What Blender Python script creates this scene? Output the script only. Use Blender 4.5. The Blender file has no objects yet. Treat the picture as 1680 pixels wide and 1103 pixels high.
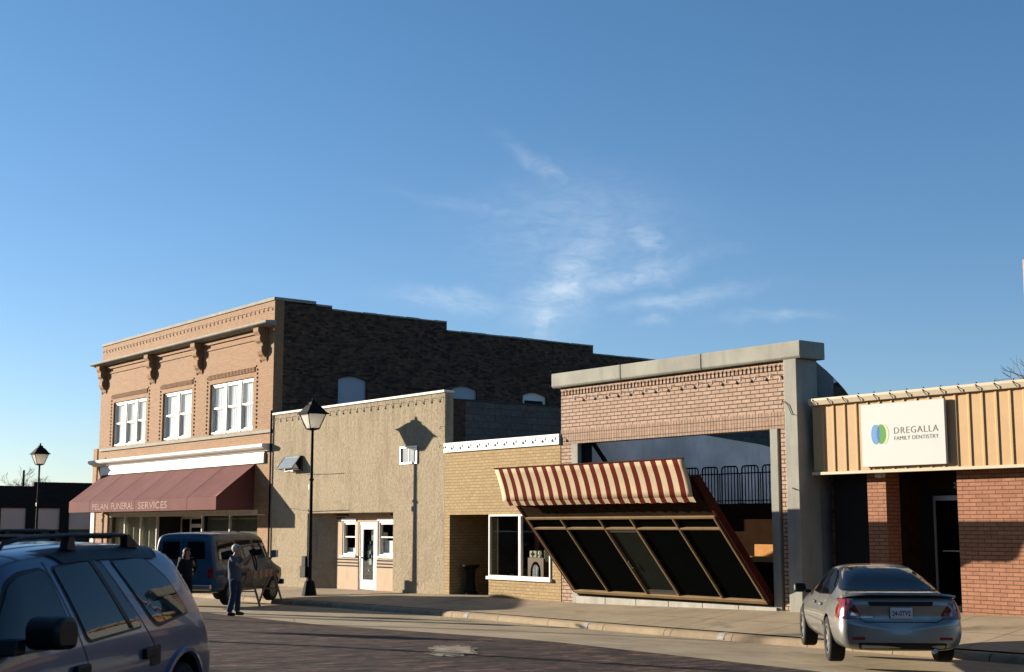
import bpy, bmesh, math, random
from mathutils import Vector, Matrix
from mathutils.bvhtree import BVHTree
random.seed(7)
R = math.radians
scn = bpy.context.scene
COL = scn.collection
ORI = {}          # world origin used when building a part's vertices

# ------------------------------------------------------------------ helpers
def link(o, parent=None):
    COL.objects.link(o)
    if parent is not None:
        o.parent = parent
    return o

def tag(o, label=None, cat=None, group=None, kind=None):
    for k, v in (('label', label), ('category', cat), ('group', group), ('kind', kind)):
        if v: o[k] = v
    return o

def thing(name, label, cat, loc=(0, 0, 0), rz=0.0, group=None):
    o = bpy.data.objects.new(name, None)
    o.empty_display_size = .3
    link(o)
    o.location = loc
    o.rotation_euler = (0, 0, rz)
    ORI[o.name] = (0, 0, 0) if rz else tuple(loc)
    return tag(o, label, cat, group)

class MB:
    """Collects faces and links them as one mesh object."""
    def __init__(s): s.v, s.f, s.m = [], [], []
    def add(s, vs, fs, mi=0):
        b = len(s.v); s.v += [tuple(p) for p in vs]
        for f in fs: s.f.append(tuple(b + i for i in f)); s.m.append(mi)
        return s
    def box(s, x0, x1, y0, y1, z0, z1, mi=0):
        return s.add([(x0, y0, z0), (x1, y0, z0), (x1, y1, z0), (x0, y1, z0), (x0, y0, z1), (x1, y0, z1), (x1, y1, z1), (x0, y1, z1)],
                     [(3, 2, 1, 0), (4, 5, 6, 7), (0, 1, 5, 4), (1, 2, 6, 5), (2, 3, 7, 6), (3, 0, 4, 7)], mi)
    def face(s, pts, mi=0): return s.add(pts, [tuple(range(len(pts)))], mi)
    def prism(s, pts, fn, t0, t1, mi=0):
        n = len(pts)
        vs = [fn(p, t0) for p in pts] + [fn(p, t1) for p in pts]
        fs = [tuple(range(n - 1, -1, -1)), tuple(range(n, 2 * n))] + [(i, (i + 1) % n, n + (i + 1) % n, n + i) for i in range(n)]
        return s.add(vs, fs, mi)
    def tube(s, pts, r, n=8, mi=0, cap=True):
        pts = [Vector(p) for p in pts]
        rs = r if isinstance(r, (list, tuple)) else [r] * len(pts)
        vs, fs, prev = [], [], None
        for i, p in enumerate(pts):
            d = (pts[min(i + 1, len(pts) - 1)] - pts[max(i - 1, 0)]).normalized()
            if prev is None:
                a = d.orthogonal().normalized()
            else:
                a = (prev - d * prev.dot(d))
                a = a.normalized() if a.length > 1e-5 else d.orthogonal().normalized()
            prev = a; b = d.cross(a)
            vs += [p + (a * math.cos(2 * math.pi * k / n) + b * math.sin(2 * math.pi * k / n)) * rs[i] for k in range(n)]
        for i in range(len(pts) - 1):
            for k in range(n):
                fs.append((i * n + k, i * n + (k + 1) % n, (i + 1) * n + (k + 1) % n, (i + 1) * n + k))
        if cap:
            fs.append(tuple(range(n - 1, -1, -1))); fs.append(tuple((len(pts) - 1) * n + k for k in range(n)))
        return s.add(vs, fs, mi)
    def lathe(s, prof, c=(0, 0, 0), axis='Z', n=16, mi=0, ph=0.0, cap=True):
        vs, fs = [], []
        for r, h in prof:
            for k in range(n):
                a = 2 * math.pi * k / n + ph
                u, w = r * math.cos(a), r * math.sin(a)
                p = (u, w, h) if axis == 'Z' else ((u, h, w) if axis == 'Y' else (h, u, w))
                vs.append((c[0] + p[0], c[1] + p[1], c[2] + p[2]))
        for i in range(len(prof) - 1):
            for k in range(n):
                fs.append((i * n + k, i * n + (k + 1) % n, (i + 1) * n + (k + 1) % n, (i + 1) * n + k))
        if cap: fs.append(tuple(range(n - 1, -1, -1))); fs.append(tuple((len(prof) - 1) * n + k for k in range(n)))
        return s.add(vs, fs, mi)
    def build(s, name, mats, parent=None, smooth=False, bevel=0.0, fixn=True):
        o0 = ORI.get(parent.name, (0, 0, 0)) if parent is not None else (0, 0, 0)
        me = bpy.data.meshes.new(name)
        me.from_pydata([(p[0] - o0[0], p[1] - o0[1], p[2] - o0[2]) for p in s.v], [], s.f)
        for m in (mats if isinstance(mats, (list, tuple)) else [mats]): me.materials.append(m)
        me.polygons.foreach_set('material_index', s.m)
        if fixn or smooth:
            bm = bmesh.new(); bm.from_mesh(me)
            if smooth: bmesh.ops.remove_doubles(bm, verts=bm.verts, dist=1e-5)
            if fixn: bmesh.ops.recalc_face_normals(bm, faces=bm.faces)
            bm.to_mesh(me); bm.free()
        if smooth:
            me.polygons.foreach_set('use_smooth', [True] * len(me.polygons)); me.set_sharp_from_angle(angle=R(38))
        me.update()
        o = bpy.data.objects.new(name, me); link(o, parent)
        ORI[o.name] = o0
        if bevel:
            md = o.modifiers.new('edge', 'BEVEL'); md.width = bevel; md.segments = 2; md.limit_method = 'ANGLE'; md.angle_limit = R(45)
        return o

def wall_sheet(mb, fn, a0, a1, b0, b1, holes, depth, mi=0, reveal_mi=None):
    """A slab in plane coordinates (a, b) with rectangular holes; fn(a, b, d) gives the point d behind the face."""
    rm = mi if reveal_mi is None else reveal_mi
    As = sorted({a0, a1, *[h[0] for h in holes], *[h[1] for h in holes]}); As = [a for a in As if a0 <= a <= a1]
    Bs = sorted({b0, b1, *[h[2] for h in holes], *[h[3] for h in holes]}); Bs = [b for b in Bs if b0 <= b <= b1]
    def solid(i, j):
        if not (0 <= i < len(As) - 1 and 0 <= j < len(Bs) - 1): return None
        ca, cb = (As[i] + As[i + 1]) / 2, (Bs[j] + Bs[j + 1]) / 2
        return not any(h[0] < ca < h[1] and h[2] < cb < h[3] for h in holes)
    for i in range(len(As) - 1):
        for j in range(len(Bs) - 1):
            if not solid(i, j): continue
            a, A, b, B = As[i], As[i + 1], Bs[j], Bs[j + 1]
            mb.face([fn(a, b, 0), fn(A, b, 0), fn(A, B, 0), fn(a, B, 0)], mi)
            mb.face([fn(a, b, depth), fn(a, B, depth), fn(A, B, depth), fn(A, b, depth)], mi)
            for (di, dj, p, q) in ((-1, 0, (a, b), (a, B)), (1, 0, (A, b), (A, B)), (0, -1, (a, b), (A, b)), (0, 1, (a, B), (A, B))):
                sd = solid(i + di, j + dj)
                if not sd:
                    mb.face([fn(*p, 0), fn(*q, 0), fn(*q, depth), fn(*p, depth)], mi if sd is None else rm)

# ------------------------------------------------------------------ materials
def new_mat(name):
    m = bpy.data.materials.new(name); m.use_nodes = True
    nt = m.node_tree; b = nt.nodes['Principled BSDF']
    return m, nt, b

def nd(nt, t, **kw):
    n = nt.nodes.new(t)
    for k, v in kw.items():
        if hasattr(n, k): setattr(n, k, v)
        else: n.inputs[k.replace('_', ' ')].default_value = v
    return n

AL = .63          # overall paint and masonry darkness
def col4(c): return (c[0], c[1], c[2], 1)
def al(c): return tuple(x * AL for x in c)

def mix(nt, fac, a, b, blend='MIX'):
    n = nt.nodes.new('ShaderNodeMix'); n.data_type = 'RGBA'; n.blend_type = blend
    for sock, v in ((n.inputs[0], fac), (n.inputs[6], a), (n.inputs[7], b)):
        if hasattr(v, 'links'): nt.links.new(v, sock)
        else: sock.default_value = v if not isinstance(v, tuple) or len(v) == 4 else col4(v)
    return n.outputs[2]

def math_n(nt, op, a, b=0.0, c=0.0, clamp=False):
    n = nt.nodes.new('ShaderNodeMath'); n.operation = op; n.use_clamp = clamp
    for i, v in enumerate((a, b, c)):
        if hasattr(v, 'links'): nt.links.new(v, n.inputs[i])
        else: n.inputs[i].default_value = v
    return n.outputs[0]

def noise(nt, vec, scale, detail=4, rough=.55, dist=0.0):
    n = nt.nodes.new('ShaderNodeTexNoise'); n.inputs['Scale'].default_value = scale; n.inputs['Detail'].default_value = detail
    n.inputs['Roughness'].default_value = rough; n.inputs['Distortion'].default_value = dist
    nt.links.new(vec, n.inputs['Vector']); return n.outputs['Fac']

def ramp(nt, fac, p0, p1, c0=(0, 0, 0), c1=(1, 1, 1)):
    n = nt.nodes.new('ShaderNodeValToRGB'); e = n.color_ramp.elements
    e[0].position = p0; e[1].position = p1; e[0].color = col4(c0); e[1].color = col4(c1)
    nt.links.new(fac, n.inputs[0]); return n.outputs[0]

def posn(nt): return nt.nodes.new('ShaderNodeNewGeometry').outputs['Position']
def objc(nt): return nt.nodes.new('ShaderNodeTexCoord').outputs['Object']

def stretch(nt, vec, s):
    n = nt.nodes.new('ShaderNodeMapping'); n.inputs['Scale'].default_value = s
    nt.links.new(vec, n.inputs['Vector']); return n.outputs[0]

def bump(nt, b, h, dist, strength=1.0, prev=None):
    n = nt.nodes.new('ShaderNodeBump'); n.inputs['Distance'].default_value = dist; n.inputs['Strength'].default_value = strength
    nt.links.new(h, n.inputs['Height'])
    if prev is not None: nt.links.new(prev, n.inputs['Normal'])
    nt.links.new(n.outputs[0], b.inputs['Normal']); return n.outputs[0]

def plain(name, c, rough=.7, metal=0.0, spec=.2, var=.12, vs=3.0, bs=0.0, bd=.004, coat=0.0, dirt=0.0):
    m, nt, b = new_mat(name); c = al(c)
    p = objc(nt)
    f = noise(nt, p, vs, 5)
    c0 = tuple(x * (1 - var) for x in c); c1 = tuple(min(1, x * (1 + var)) for x in c)
    o = mix(nt, ramp(nt, f, .3, .7), c0, c1)
    if dirt:
        d = noise(nt, stretch(nt, p, (2.5, 2.5, .5)), 1.7, 6, .65)
        o = mix(nt, math_n(nt, 'MULTIPLY', ramp(nt, d, .48, .75), dirt), o, tuple(x * .35 for x in c))
    nt.links.new(o, b.inputs['Base Color'])
    b.inputs['Roughness'].default_value = rough; b.inputs['Metallic'].default_value = metal
    b.inputs['Specular IOR Level'].default_value = spec
    if coat: b.inputs['Coat Weight'].default_value = coat; b.inputs['Coat Roughness'].default_value = .04
    if bs: bump(nt, b, noise(nt, p, bs, 5, .6), bd)
    return m

def bricks(name, c1, c2, mortar, bw, bh, ax='XZ', ms=.009, var=.25, stain=.3, offset=.5, dist=.008, rough=.85, msm=.15, dark=None, swap=False, dscale=9.0):
    m, nt, b = new_mat(name); c1, c2, mortar = al(c1), al(c2), al(mortar)
    p = posn(nt)
    sp = nd(nt, 'ShaderNodeSeparateXYZ'); nt.links.new(p, sp.inputs[0])
    cb = nd(nt, 'ShaderNodeCombineXYZ')
    u, v = {'XZ': (0, 2), 'YZ': (1, 2), 'XY': (0, 1), 'YX': (1, 0), 'ZX': (2, 0)}[ax]
    if u == 0 and v == 2:      # also follow returns: use x+y so side faces keep courses
        nt.links.new(math_n(nt, 'ADD', sp.outputs[0], sp.outputs[1]), cb.inputs[0])
    else:
        nt.links.new(sp.outputs[u], cb.inputs[0])
    nt.links.new(sp.outputs[v], cb.inputs[1])
    t = nt.nodes.new('ShaderNodeTexBrick'); t.offset = offset
    t.inputs['Scale'].default_value = 1.0; t.inputs['Brick Width'].default_value = bw; t.inputs['Row Height'].default_value = bh
    t.inputs['Mortar Size'].default_value = ms; t.inputs['Mortar Smooth'].default_value = msm; t.inputs['Bias'].default_value = 0
    t.inputs['Color1'].default_value = col4(c1); t.inputs['Color2'].default_value = col4(c2); t.inputs['Mortar'].default_value = col4(mortar)
    nt.links.new(cb.outputs[0], t.inputs['Vector'])
    f1 = noise(nt, p, dscale, 3); f2 = noise(nt, p, .55, 6, .65)
    c = mix(nt, 1.0, t.outputs['Color'], mix(nt, ramp(nt, f1, .25, .75), (1 - var, 1 - var, 1 - var), (1 + var, 1 + var, 1 + var)), 'MULTIPLY')
    if dark:   # scattered burnt bricks
        vo = nt.nodes.new('ShaderNodeTexVoronoi'); vo.inputs['Scale'].default_value = 1.0
        nt.links.new(stretch(nt, cb.outputs[0], (1 / bw, 1 / bh, 1)), vo.inputs['Vector'])
        sx = nd(nt, 'ShaderNodeSeparateColor'); nt.links.new(vo.outputs['Color'], sx.inputs[0])
        c = mix(nt, ramp(nt, sx.outputs[0], .55, .95), c, dark)
    if stain: c = mix(nt, math_n(nt, 'MULTIPLY', ramp(nt, f2, .5, .78), stain), c, tuple(x * .4 for x in c1))
    nt.links.new(c, b.inputs['Base Color'])
    b.inputs['Roughness'].default_value = rough; b.inputs['Specular IOR Level'].default_value = .25
    h = math_n(nt, 'SUBTRACT', math_n(nt, 'MULTIPLY', noise(nt, p, 45, 3), .35), t.outputs['Fac'])
    bump(nt, b, h, dist)
    return m

def glass_see(name, tint=(.8, .85, .85), refl=1.0):
    m, nt, b = new_mat(name)
    nt.nodes.remove(b)
    out = nt.nodes['Material Output']
    tr = nd(nt, 'ShaderNodeBsdfTransparent'); tr.inputs[0].default_value = col4(tint)
    gl = nd(nt, 'ShaderNodeBsdfGlossy'); gl.inputs['Roughness'].default_value = .02; gl.inputs[0].default_value = (1, 1, 1, 1)
    lw = nd(nt, 'ShaderNodeLayerWeight'); lw.inputs[0].default_value = .5
    fr = math_n(nt, 'MULTIPLY_ADD', math_n(nt, 'POWER', lw.outputs['Facing'], 5.0), .92, .045)
    ms = nd(nt, 'ShaderNodeMixShader')
    nt.links.new(math_n(nt, 'MULTIPLY', fr, refl), ms.inputs[0]); nt.links.new(tr.outputs[0], ms.inputs[1]); nt.links.new(gl.outputs[0], ms.inputs[2])
    nt.links.new(ms.outputs[0], out.inputs[0])
    return m

def stripes(name, ca, cb_, period, x0, duty=.5):
    m, nt, b = new_mat(name); ca, cb_ = al(ca), al(cb_)
    sp = nd(nt, 'ShaderNodeSeparateXYZ'); p = posn(nt); nt.links.new(p, sp.inputs[0])
    fr = math_n(nt, 'FRACT', math_n(nt, 'DIVIDE', math_n(nt, 'SUBTRACT', sp.outputs[0], x0), period))
    k = math_n(nt, 'GREATER_THAN', fr, duty)
    c = mix(nt, k, ca, cb_)
    f = noise(nt, p, 2.2, 5)
    c = mix(nt, 1.0, c, mix(nt, ramp(nt, f, .3, .7), (.86, .86, .86), (1.06, 1.06, 1.06)), 'MULTIPLY')
    nt.links.new(c, b.inputs['Base Color']); b.inputs['Roughness'].default_value = .9; b.inputs['Specular IOR Level'].default_value = .08
    bump(nt, b, noise(nt, stretch(nt, p, (1, .4, .4)), 3, 3), .01)
    return m

M = {}
M['tan_brick'] = bricks('tan face brick', (.46, .255, .125), (.385, .205, .095), (.31, .21, .13), .22, .075, ms=.006, var=.16, stain=.22, dist=.005)
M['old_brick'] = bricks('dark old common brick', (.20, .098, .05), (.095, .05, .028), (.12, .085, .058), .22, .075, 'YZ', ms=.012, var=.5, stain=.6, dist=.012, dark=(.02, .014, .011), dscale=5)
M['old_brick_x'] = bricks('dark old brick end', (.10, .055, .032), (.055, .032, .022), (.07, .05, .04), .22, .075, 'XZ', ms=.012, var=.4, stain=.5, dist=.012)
M['yellow_brick'] = bricks('yellow brick', (.52, .36, .16), (.44, .29, .12), (.30, .22, .12), .22, .085, ms=.008, var=.14, stain=.12, dist=.007)
M['rose_brick'] = bricks('pale rose brick', (.57, .39, .28), (.49, .32, .22), (.12, .08, .055), .27, .093, ms=.011, var=.18, stain=.2, dist=.012)
M['rose_soldier'] = bricks('pale rose upright brick', (.50, .33, .23), (.42, .27, .18), (.14, .095, .07), .093, .20, ms=.009, var=.2, stain=.2, dist=.012, offset=0)
M['red_brick'] = bricks('orange red brick', (.46, .215, .12), (.385, .17, .09), (.15, .07, .04), .29, .078, ms=.007, var=.14, stain=.1, dist=.010)
M['block'] = bricks('grey concrete block', (.12, .118, .112), (.095, .094, .09), (.075, .074, .072), .41, .205, 'YZ', ms=.012, var=.3, stain=.4, dist=.006)
M['concrete'] = plain('cast concrete', (.40, .39, .33), .85, var=.14, vs=1.3, bs=30, bd=.004, dirt=.35)
M['white_block'] = plain('pale concrete block', (.50, .48, .42), .85, var=.12, vs=3, bs=25, bd=.005, dirt=.3)
M['white'] = plain('white paint', (.98, .95, .87), .5, var=.05, vs=4, dirt=.12)
M['white_dirty'] = plain('old white paint', (.88, .83, .73), .6, var=.08, vs=3, dirt=.35)
M['door_white'] = plain('grey white door paint', (.58, .59, .57), .5, var=.05)
M['cream'] = plain('cream plaster', (.66, .50, .355), .85, spec=.1, var=.06, vs=2, bs=20, bd=.003, dirt=.15)
M['plaster_grey'] = plain('grey whitewashed wall', (.86, .84, .80), .9, var=.25, vs=.8, bs=5, bd=.02, dirt=.3)
M['grey_dark'] = plain('weathered dark render', (.24, .24, .235), .95, var=.3, vs=1.2, bs=8, bd=.02, dirt=.4)
M['black'] = plain('black paint', (.012, .012, .013), .8, spec=.1, var=.2)
M['black_matt'] = plain('matt black', (.010, .009, .009), .8, var=.2)
M['steel_black'] = plain('black steel', (.010, .011, .012), .75, spec=.1, var=.2)
M['bronze'] = plain('tan anodised frame', (.34, .23, .115), .45, metal=.2, var=.1, dirt=.2)
M['brown_wood'] = plain('dark brown board', (.032, .019, .011), .95, spec=.02, var=.3, vs=6)
M['red_brown'] = plain('oxblood panel', (.075, .016, .010), .85, spec=.06, var=.25)
M['tier_shade_wood'] = plain('shade coloured plywood', (.030, .016, .009), 1.0, spec=0.0, var=.15, vs=5)  # base colour darkened to stand for the shade on the tiers
M['sun_patch_wood'] = plain('sun coloured plywood', (.62, .30, .10), .9, spec=.05, var=.12, vs=5)  # orange tone stands for sunlight on the tiers
M['dark_glass'] = plain('dark window glass', (.003, .0035, .0035), .06, spec=.02, var=.1)
M['teal_glass'] = plain('greenish door glass', (.014, .018, .014), .12, spec=.15, var=.1)
M['pale_glass'] = plain('pale frosted glass', (.36, .40, .42), .12, spec=.6, var=.08)
M['see_glass'] = glass_see('shop window glass', (.78, .82, .80))
M['see_glass_clean'] = glass_see('clear window glass', (.93, .96, .96))
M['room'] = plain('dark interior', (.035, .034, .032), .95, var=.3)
M['curtain'] = plain('white curtain', (.95, .96, .96), .9, var=.05)
M['beige_curtain'] = plain('beige pleated curtain', (.62, .57, .45), .9, var=.06)
M['olive_blind'] = plain('olive window blind', (.16, .145, .085), .8, var=.1)
M['maroon'] = plain('maroon awning cloth', (.205, .085, .080), .9, spec=.10, var=.10, vs=1.5)
M['letter_pale'] = plain('pale lettering', (.46, .315, .27), .8, spec=.05, var=.1)
M['tan_metal'] = plain('tan ribbed metal', (.62, .40, .20), .6, spec=.15, var=.05)
M['cream_metal'] = plain('cream metal trim', (.70, .60, .43), .45, var=.06)
M['sign_white'] = plain('sign white', (.67, .68, .64), .4, var=.02)
M['sign_blue'] = plain('logo blue', (.10, .31, .62), .4, var=.02)
M['sign_deep'] = plain('logo deep blue', (.05, .13, .42), .4, var=.02)
M['sign_green'] = plain('logo green', (.07, .30, .05), .4, var=.02)
M['sign_olive'] = plain('logo olive', (.26, .31, .03), .4, var=.02)
M['sign_pale'] = plain('logo pale green', (.62, .70, .38), .4, var=.02)
M['sign_grey'] = plain('letter grey', (.16, .15, .13), .5, var=.02)
M['alu'] = plain('aluminium', (.45, .45, .44), .35, metal=.7, var=.06)
M['dark_alu'] = plain('bronze door frame', (.10, .095, .09), .4, metal=.4, var=.06)
M['stripe_awning'] = stripes('striped awning canvas', (.14, .009, .005), (.70, .57, .36), .339, -20.60, .48)
M['bulb'] = plain('clear bulb', (.78, .72, .62), .15, spec=.8, var=.02)
def milky():
    m, nt, b = new_mat('milky lamp glass')
    out = nt.nodes['Material Output']
    tl = nd(nt, 'ShaderNodeBsdfTranslucent'); tl.inputs[0].default_value = (.97, .93, .84, 1)
    ms = nd(nt, 'ShaderNodeMixShader'); ms.inputs[0].default_value = .5
    b.inputs['Base Color'].default_value = (.85, .82, .76, 1); b.inputs['Roughness'].default_value = .3
    nt.links.new(b.outputs[0], ms.inputs[1]); nt.links.new(tl.outputs[0], ms.inputs[2]); nt.links.new(ms.outputs[0], out.inputs[0])
    return m
M['lamp_glass'] = milky()
M['pale_panel'] = plain('pale window panel', (1.45, .86, .60), .8, spec=.05, var=.06, vs=.6)
M['board_blue'] = plain('white boarded window', (.55, .58, .62), .6, var=.04)
M['rubber'] = plain('tyre rubber', (.018, .018, .018), .85, var=.2)
M['rim'] = plain('alloy rim', (.50, .49, .47), .3, metal=.8, var=.06)
M['hub_steel'] = plain('steel wheel', (.20, .20, .20), .45, metal=.6, var=.1)
M['underbody'] = plain('underbody', (.008, .008, .008), .9)
M['trim_black'] = plain('black trim', (.010, .010, .011), .45, var=.1)
M['car_glass'] = plain('tinted car glass', (.004, .006, .009), .02, spec=.38, var=.1)
M['silver'] = plain('silver metallic paint', (.36, .365, .34), .33, metal=.72, var=.03, coat=.8)
M['pewter'] = plain('pewter metallic paint', (.105, .165, .26), .32, metal=.5, var=.03, coat=.55)
M['navy'] = plain('dark blue paint', (.012, .035, .11), .3, metal=.3, var=.05, coat=1.0)
M['van_blue'] = plain('blue van paint', (.014, .075, .15), .45, var=.15, coat=.3)
M['van_grey'] = plain('faded grey van paint', (.10, .112, .12), .42, var=.35, vs=2.5, coat=.25)
M['chrome'] = plain('chrome', (.6, .6, .6), .18, metal=1.0, var=.03)
M['tail_red'] = plain('tail lamp red', (.20, .008, .010), .12, spec=.7, var=.05, coat=.6)
M['plate'] = plain('plate white', (.62, .64, .64), .5, var=.03)
M['plate_blue'] = plain('plate blue', (.02, .08, .24), .5, var=.03)
M['skin'] = plain('skin', (.48, .26, .18), .6, var=.06)
M['hair_white'] = plain('white hair', (.62, .58, .52), .8, var=.12, vs=40)
M['hair_red'] = plain('auburn hair', (.16, .055, .022), .6, var=.2, vs=40)
M['shirt_blue'] = plain('slate blue cotton', (.10, .125, .16), .9, var=.1, bs=14, bd=.02)
M['jeans'] = plain('blue denim', (.032, .055, .095), .9, var=.2, vs=8, bs=12, bd=.02)
M['dark_cloth'] = plain('black cloth', (.012, .012, .016), .9, var=.2, bs=14, bd=.02)
M['shoe'] = plain('dark shoe leather', (.02, .016, .014), .6)
M['timber'] = plain('weathered timber', (.30, .23, .15), .85, var=.2, vs=8)
M['board_orange'] = stripes('barricade board', (.40, .33, .27), (.36, .17, .11), .30, 0.0, .5)
M['cabinet_wood'] = plain('polished brown wood', (.20, .085, .035), .4, var=.25, vs=7)
M['cabinet_teal'] = plain('dark teal glass', (.05, .09, .085), .2, var=.1)
M['cloth_white'] = plain('white cloth', (1.15, 1.18, 1.15), .9, var=.05, bs=10, bd=.02)
M['lampshade'] = plain('cream shade', (.75, .68, .42), .8, var=.05)
M['bark'] = plain('grey bark', (.22, .19, .17), .9, var=.2)
M['pole_wood'] = plain('weathered pole', (.42, .33, .25), .9, var=.15)
M['wire'] = plain('wire', (.03, .03, .03), .6)
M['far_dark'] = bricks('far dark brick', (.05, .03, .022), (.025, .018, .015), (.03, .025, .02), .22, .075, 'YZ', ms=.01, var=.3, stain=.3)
M['kerb_white'] = plain('worn white paint', (.42, .41, .37), .8, var=.2, vs=14)
M['roofing'] = plain('roofing felt', (.06, .06, .06), .95, var=.2)

for _k in ('dark_glass', 'teal_glass'): M[_k].node_tree.nodes['Principled BSDF'].inputs['IOR'].default_value = 1.14
# stucco
def stucco():
    m, nt, b = new_mat('rough tan stucco')
    p = posn(nt)
    f1 = noise(nt, p, 11, 6, .62, .6); f2 = noise(nt, p, 40, 3); f3 = noise(nt, stretch(nt, p, (1.6, 1.6, .35)), 1.1, 6, .6)
    c = mix(nt, ramp(nt, f1, .34, .64), al((.385, .31, .205)), al((.52, .43, .295)))
    c = mix(nt, math_n(nt, 'MULTIPLY', ramp(nt, f3, .5, .72), .45), c, al((.20, .155, .085)))
    sp = nd(nt, 'ShaderNodeSeparateXYZ'); nt.links.new(p, sp.inputs[0])
    # stains that run down from the parapet
    run = noise(nt, stretch(nt, p, (5, 5, .12)), 1.3, 4, .6)
    up = ramp(nt, math_n(nt, 'DIVIDE', math_n(nt, 'SUBTRACT', sp.outputs[2], 4.3), 1.4), 0, 1)
    c = mix(nt, math_n(nt, 'MULTIPLY', math_n(nt, 'MULTIPLY', ramp(nt, run, .45, .7), up), .6), c, al((.15, .125, .08)))
    f6 = noise(nt, p, .9, 5, .6, 1.5)
    c = mix(nt, math_n(nt, 'MULTIPLY', ramp(nt, f6, .56, .60), .28), c, al((.30, .235, .15)))
    nt.links.new(c, b.inputs['Base Color']); b.inputs['Roughness'].default_value = .95; b.inputs['Specular IOR Level'].default_value = .15
    h = math_n(nt, 'ADD', f1, math_n(nt, 'MULTIPLY', f2, .35))
    bump(nt, b, h, .030)
    return m
M['stucco'] = stucco()

def ground_concrete(name, c, joint=None, crack=True, tone=.22):
    m, nt, b = new_mat(name); c = al(c)
    p = posn(nt)
    f1 = noise(nt, p, .7, 6, .65); f2 = noise(nt, p, 9, 5, .6); f3 = noise(nt, p, 60, 3)
    k = mix(nt, ramp(nt, f1, .3, .72), tuple(x * (1 - tone) for x in c), tuple(x * (1 + tone * .6) for x in c))
    k = mix(nt, math_n(nt, 'MULTIPLY', ramp(nt, f2, .52, .72), .35), k, tuple(x * .55 for x in c))
    f4 = noise(nt, p, 1.6, 3, .5); f5 = noise(nt, stretch(nt, p, (.5, 2.2, 1)), .8, 6, .7)
    k = mix(nt, math_n(nt, 'MULTIPLY', ramp(nt, f4, .62, .72), .45), k, tuple(x * .4 for x in c))
    k = mix(nt, math_n(nt, 'MULTIPLY', ramp(nt, f5, .58, .74), .4), k, tuple(x * .5 for x in c))
    h = math_n(nt, 'MULTIPLY', f3, .3)
    if joint:
        t = nt.nodes.new('ShaderNodeTexBrick'); t.offset = 0
        t.inputs['Scale'].default_value = 1; t.inputs['Brick Width'].default_value = joint[0]; t.inputs['Row Height'].default_value = joint[1]
        t.inputs['Mortar Size'].default_value = .012; t.inputs['Mortar Smooth'].default_value = .3
        nt.links.new(p, t.inputs['Vector'])
        k = mix(nt, t.outputs['Fac'], k, tuple(x * .3 for x in c)); h = math_n(nt, 'SUBTRACT', h, t.outputs['Fac'])
    if crack:
        vo = nt.nodes.new('ShaderNodeTexVoronoi'); vo.feature = 'DISTANCE_TO_EDGE'; vo.inputs['Scale'].default_value = .16
        w = nt.nodes.new('ShaderNodeMix'); w.data_type = 'VECTOR'; w.inputs[0].default_value = .12
        nn = nt.nodes.new('ShaderNodeTexNoise'); nn.inputs['Scale'].default_value = 1.5; nn.inputs['Detail'].default_value = 6
        nt.links.new(p, nn.inputs['Vector']); nt.links.new(p, w.inputs[4]); nt.links.new(nn.outputs['Color'], w.inputs[5])
        nt.links.new(w.outputs[1], vo.inputs['Vector'])
        e = math_n(nt, 'LESS_THAN', vo.outputs['Distance'], .0022)
        k = mix(nt, math_n(nt, 'MULTIPLY', e, .55), k, tuple(x * .15 for x in c))
    nt.links.new(k, b.inputs['Base Color']); b.inputs['Roughness'].default_value = .9; b.inputs['Specular IOR Level'].default_value = .2
    bump(nt, b, h, .008)
    return m
M['sidewalk'] = ground_concrete('sidewalk concrete', (.54, .425, .275), (1.55, 1.45))
M['kerb'] = ground_concrete('kerb concrete', (.45, .34, .215), (1.9, 50), tone=.3)
M['apron'] = ground_concrete('parking strip concrete', (.56, .445, .285), (4.6, 50), tone=.3)
M['street'] = bricks('worn street brick', (.080, .049, .036), (.040, .026, .021), (.034, .026, .022), .105, .225, 'XY', ms=.016, var=.6, stain=.4, dist=.035, rough=.8, dscale=4, dark=(.085, .055, .045))
def street_relief(m):
    nt = m.node_tree; b = nt.nodes['Principled BSDF']; p = posn(nt)
    src = b.inputs['Base Color'].links[0].from_socket
    f = noise(nt, stretch(nt, p, (2.2, .55, 1)), 1.5, 5, .7); g = noise(nt, p, .35, 4, .6); w = noise(nt, stretch(nt, p, (6.5, .8, 1)), 1.3, 3, .6)
    c = mix(nt, 1.0, src, mix(nt, ramp(nt, f, .35, .65), (.45, .45, .47), (1.7, 1.55, 1.45)), 'MULTIPLY')
    c = mix(nt, 1.0, c, mix(nt, ramp(nt, w, .35, .65), (.38, .38, .38), (1.85, 1.75, 1.65)), 'MULTIPLY')
    c = mix(nt, 1.0, c, mix(nt, ramp(nt, g, .3, .7), (.75, .75, .78), (1.25, 1.2, 1.15)), 'MULTIPLY')
    nt.links.new(c, b.inputs['Base Color'])
    old = b.inputs['Normal'].links[0].from_socket
    bump(nt, b, w, .05, 1.0, old)
street_relief(M['street'])
def worn_paint():
    m, nt, b = new_mat('worn cream paint'); p = posn(nt)
    f = noise(nt, p, 2.2, 7, .75)
    c = mix(nt, ramp(nt, f, .34, .60), al((.20, .15, .11)), al((.72, .62, .45)))
    nt.links.new(c, b.inputs['Base Color']); b.inputs['Roughness'].default_value = .9; b.inputs['Specular IOR Level'].default_value = .05
    return m
M['earth'] = plain('bare ground', (.12, .10, .065), .95, var=.3, vs=.05)
M['patch'] = worn_paint()

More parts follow.
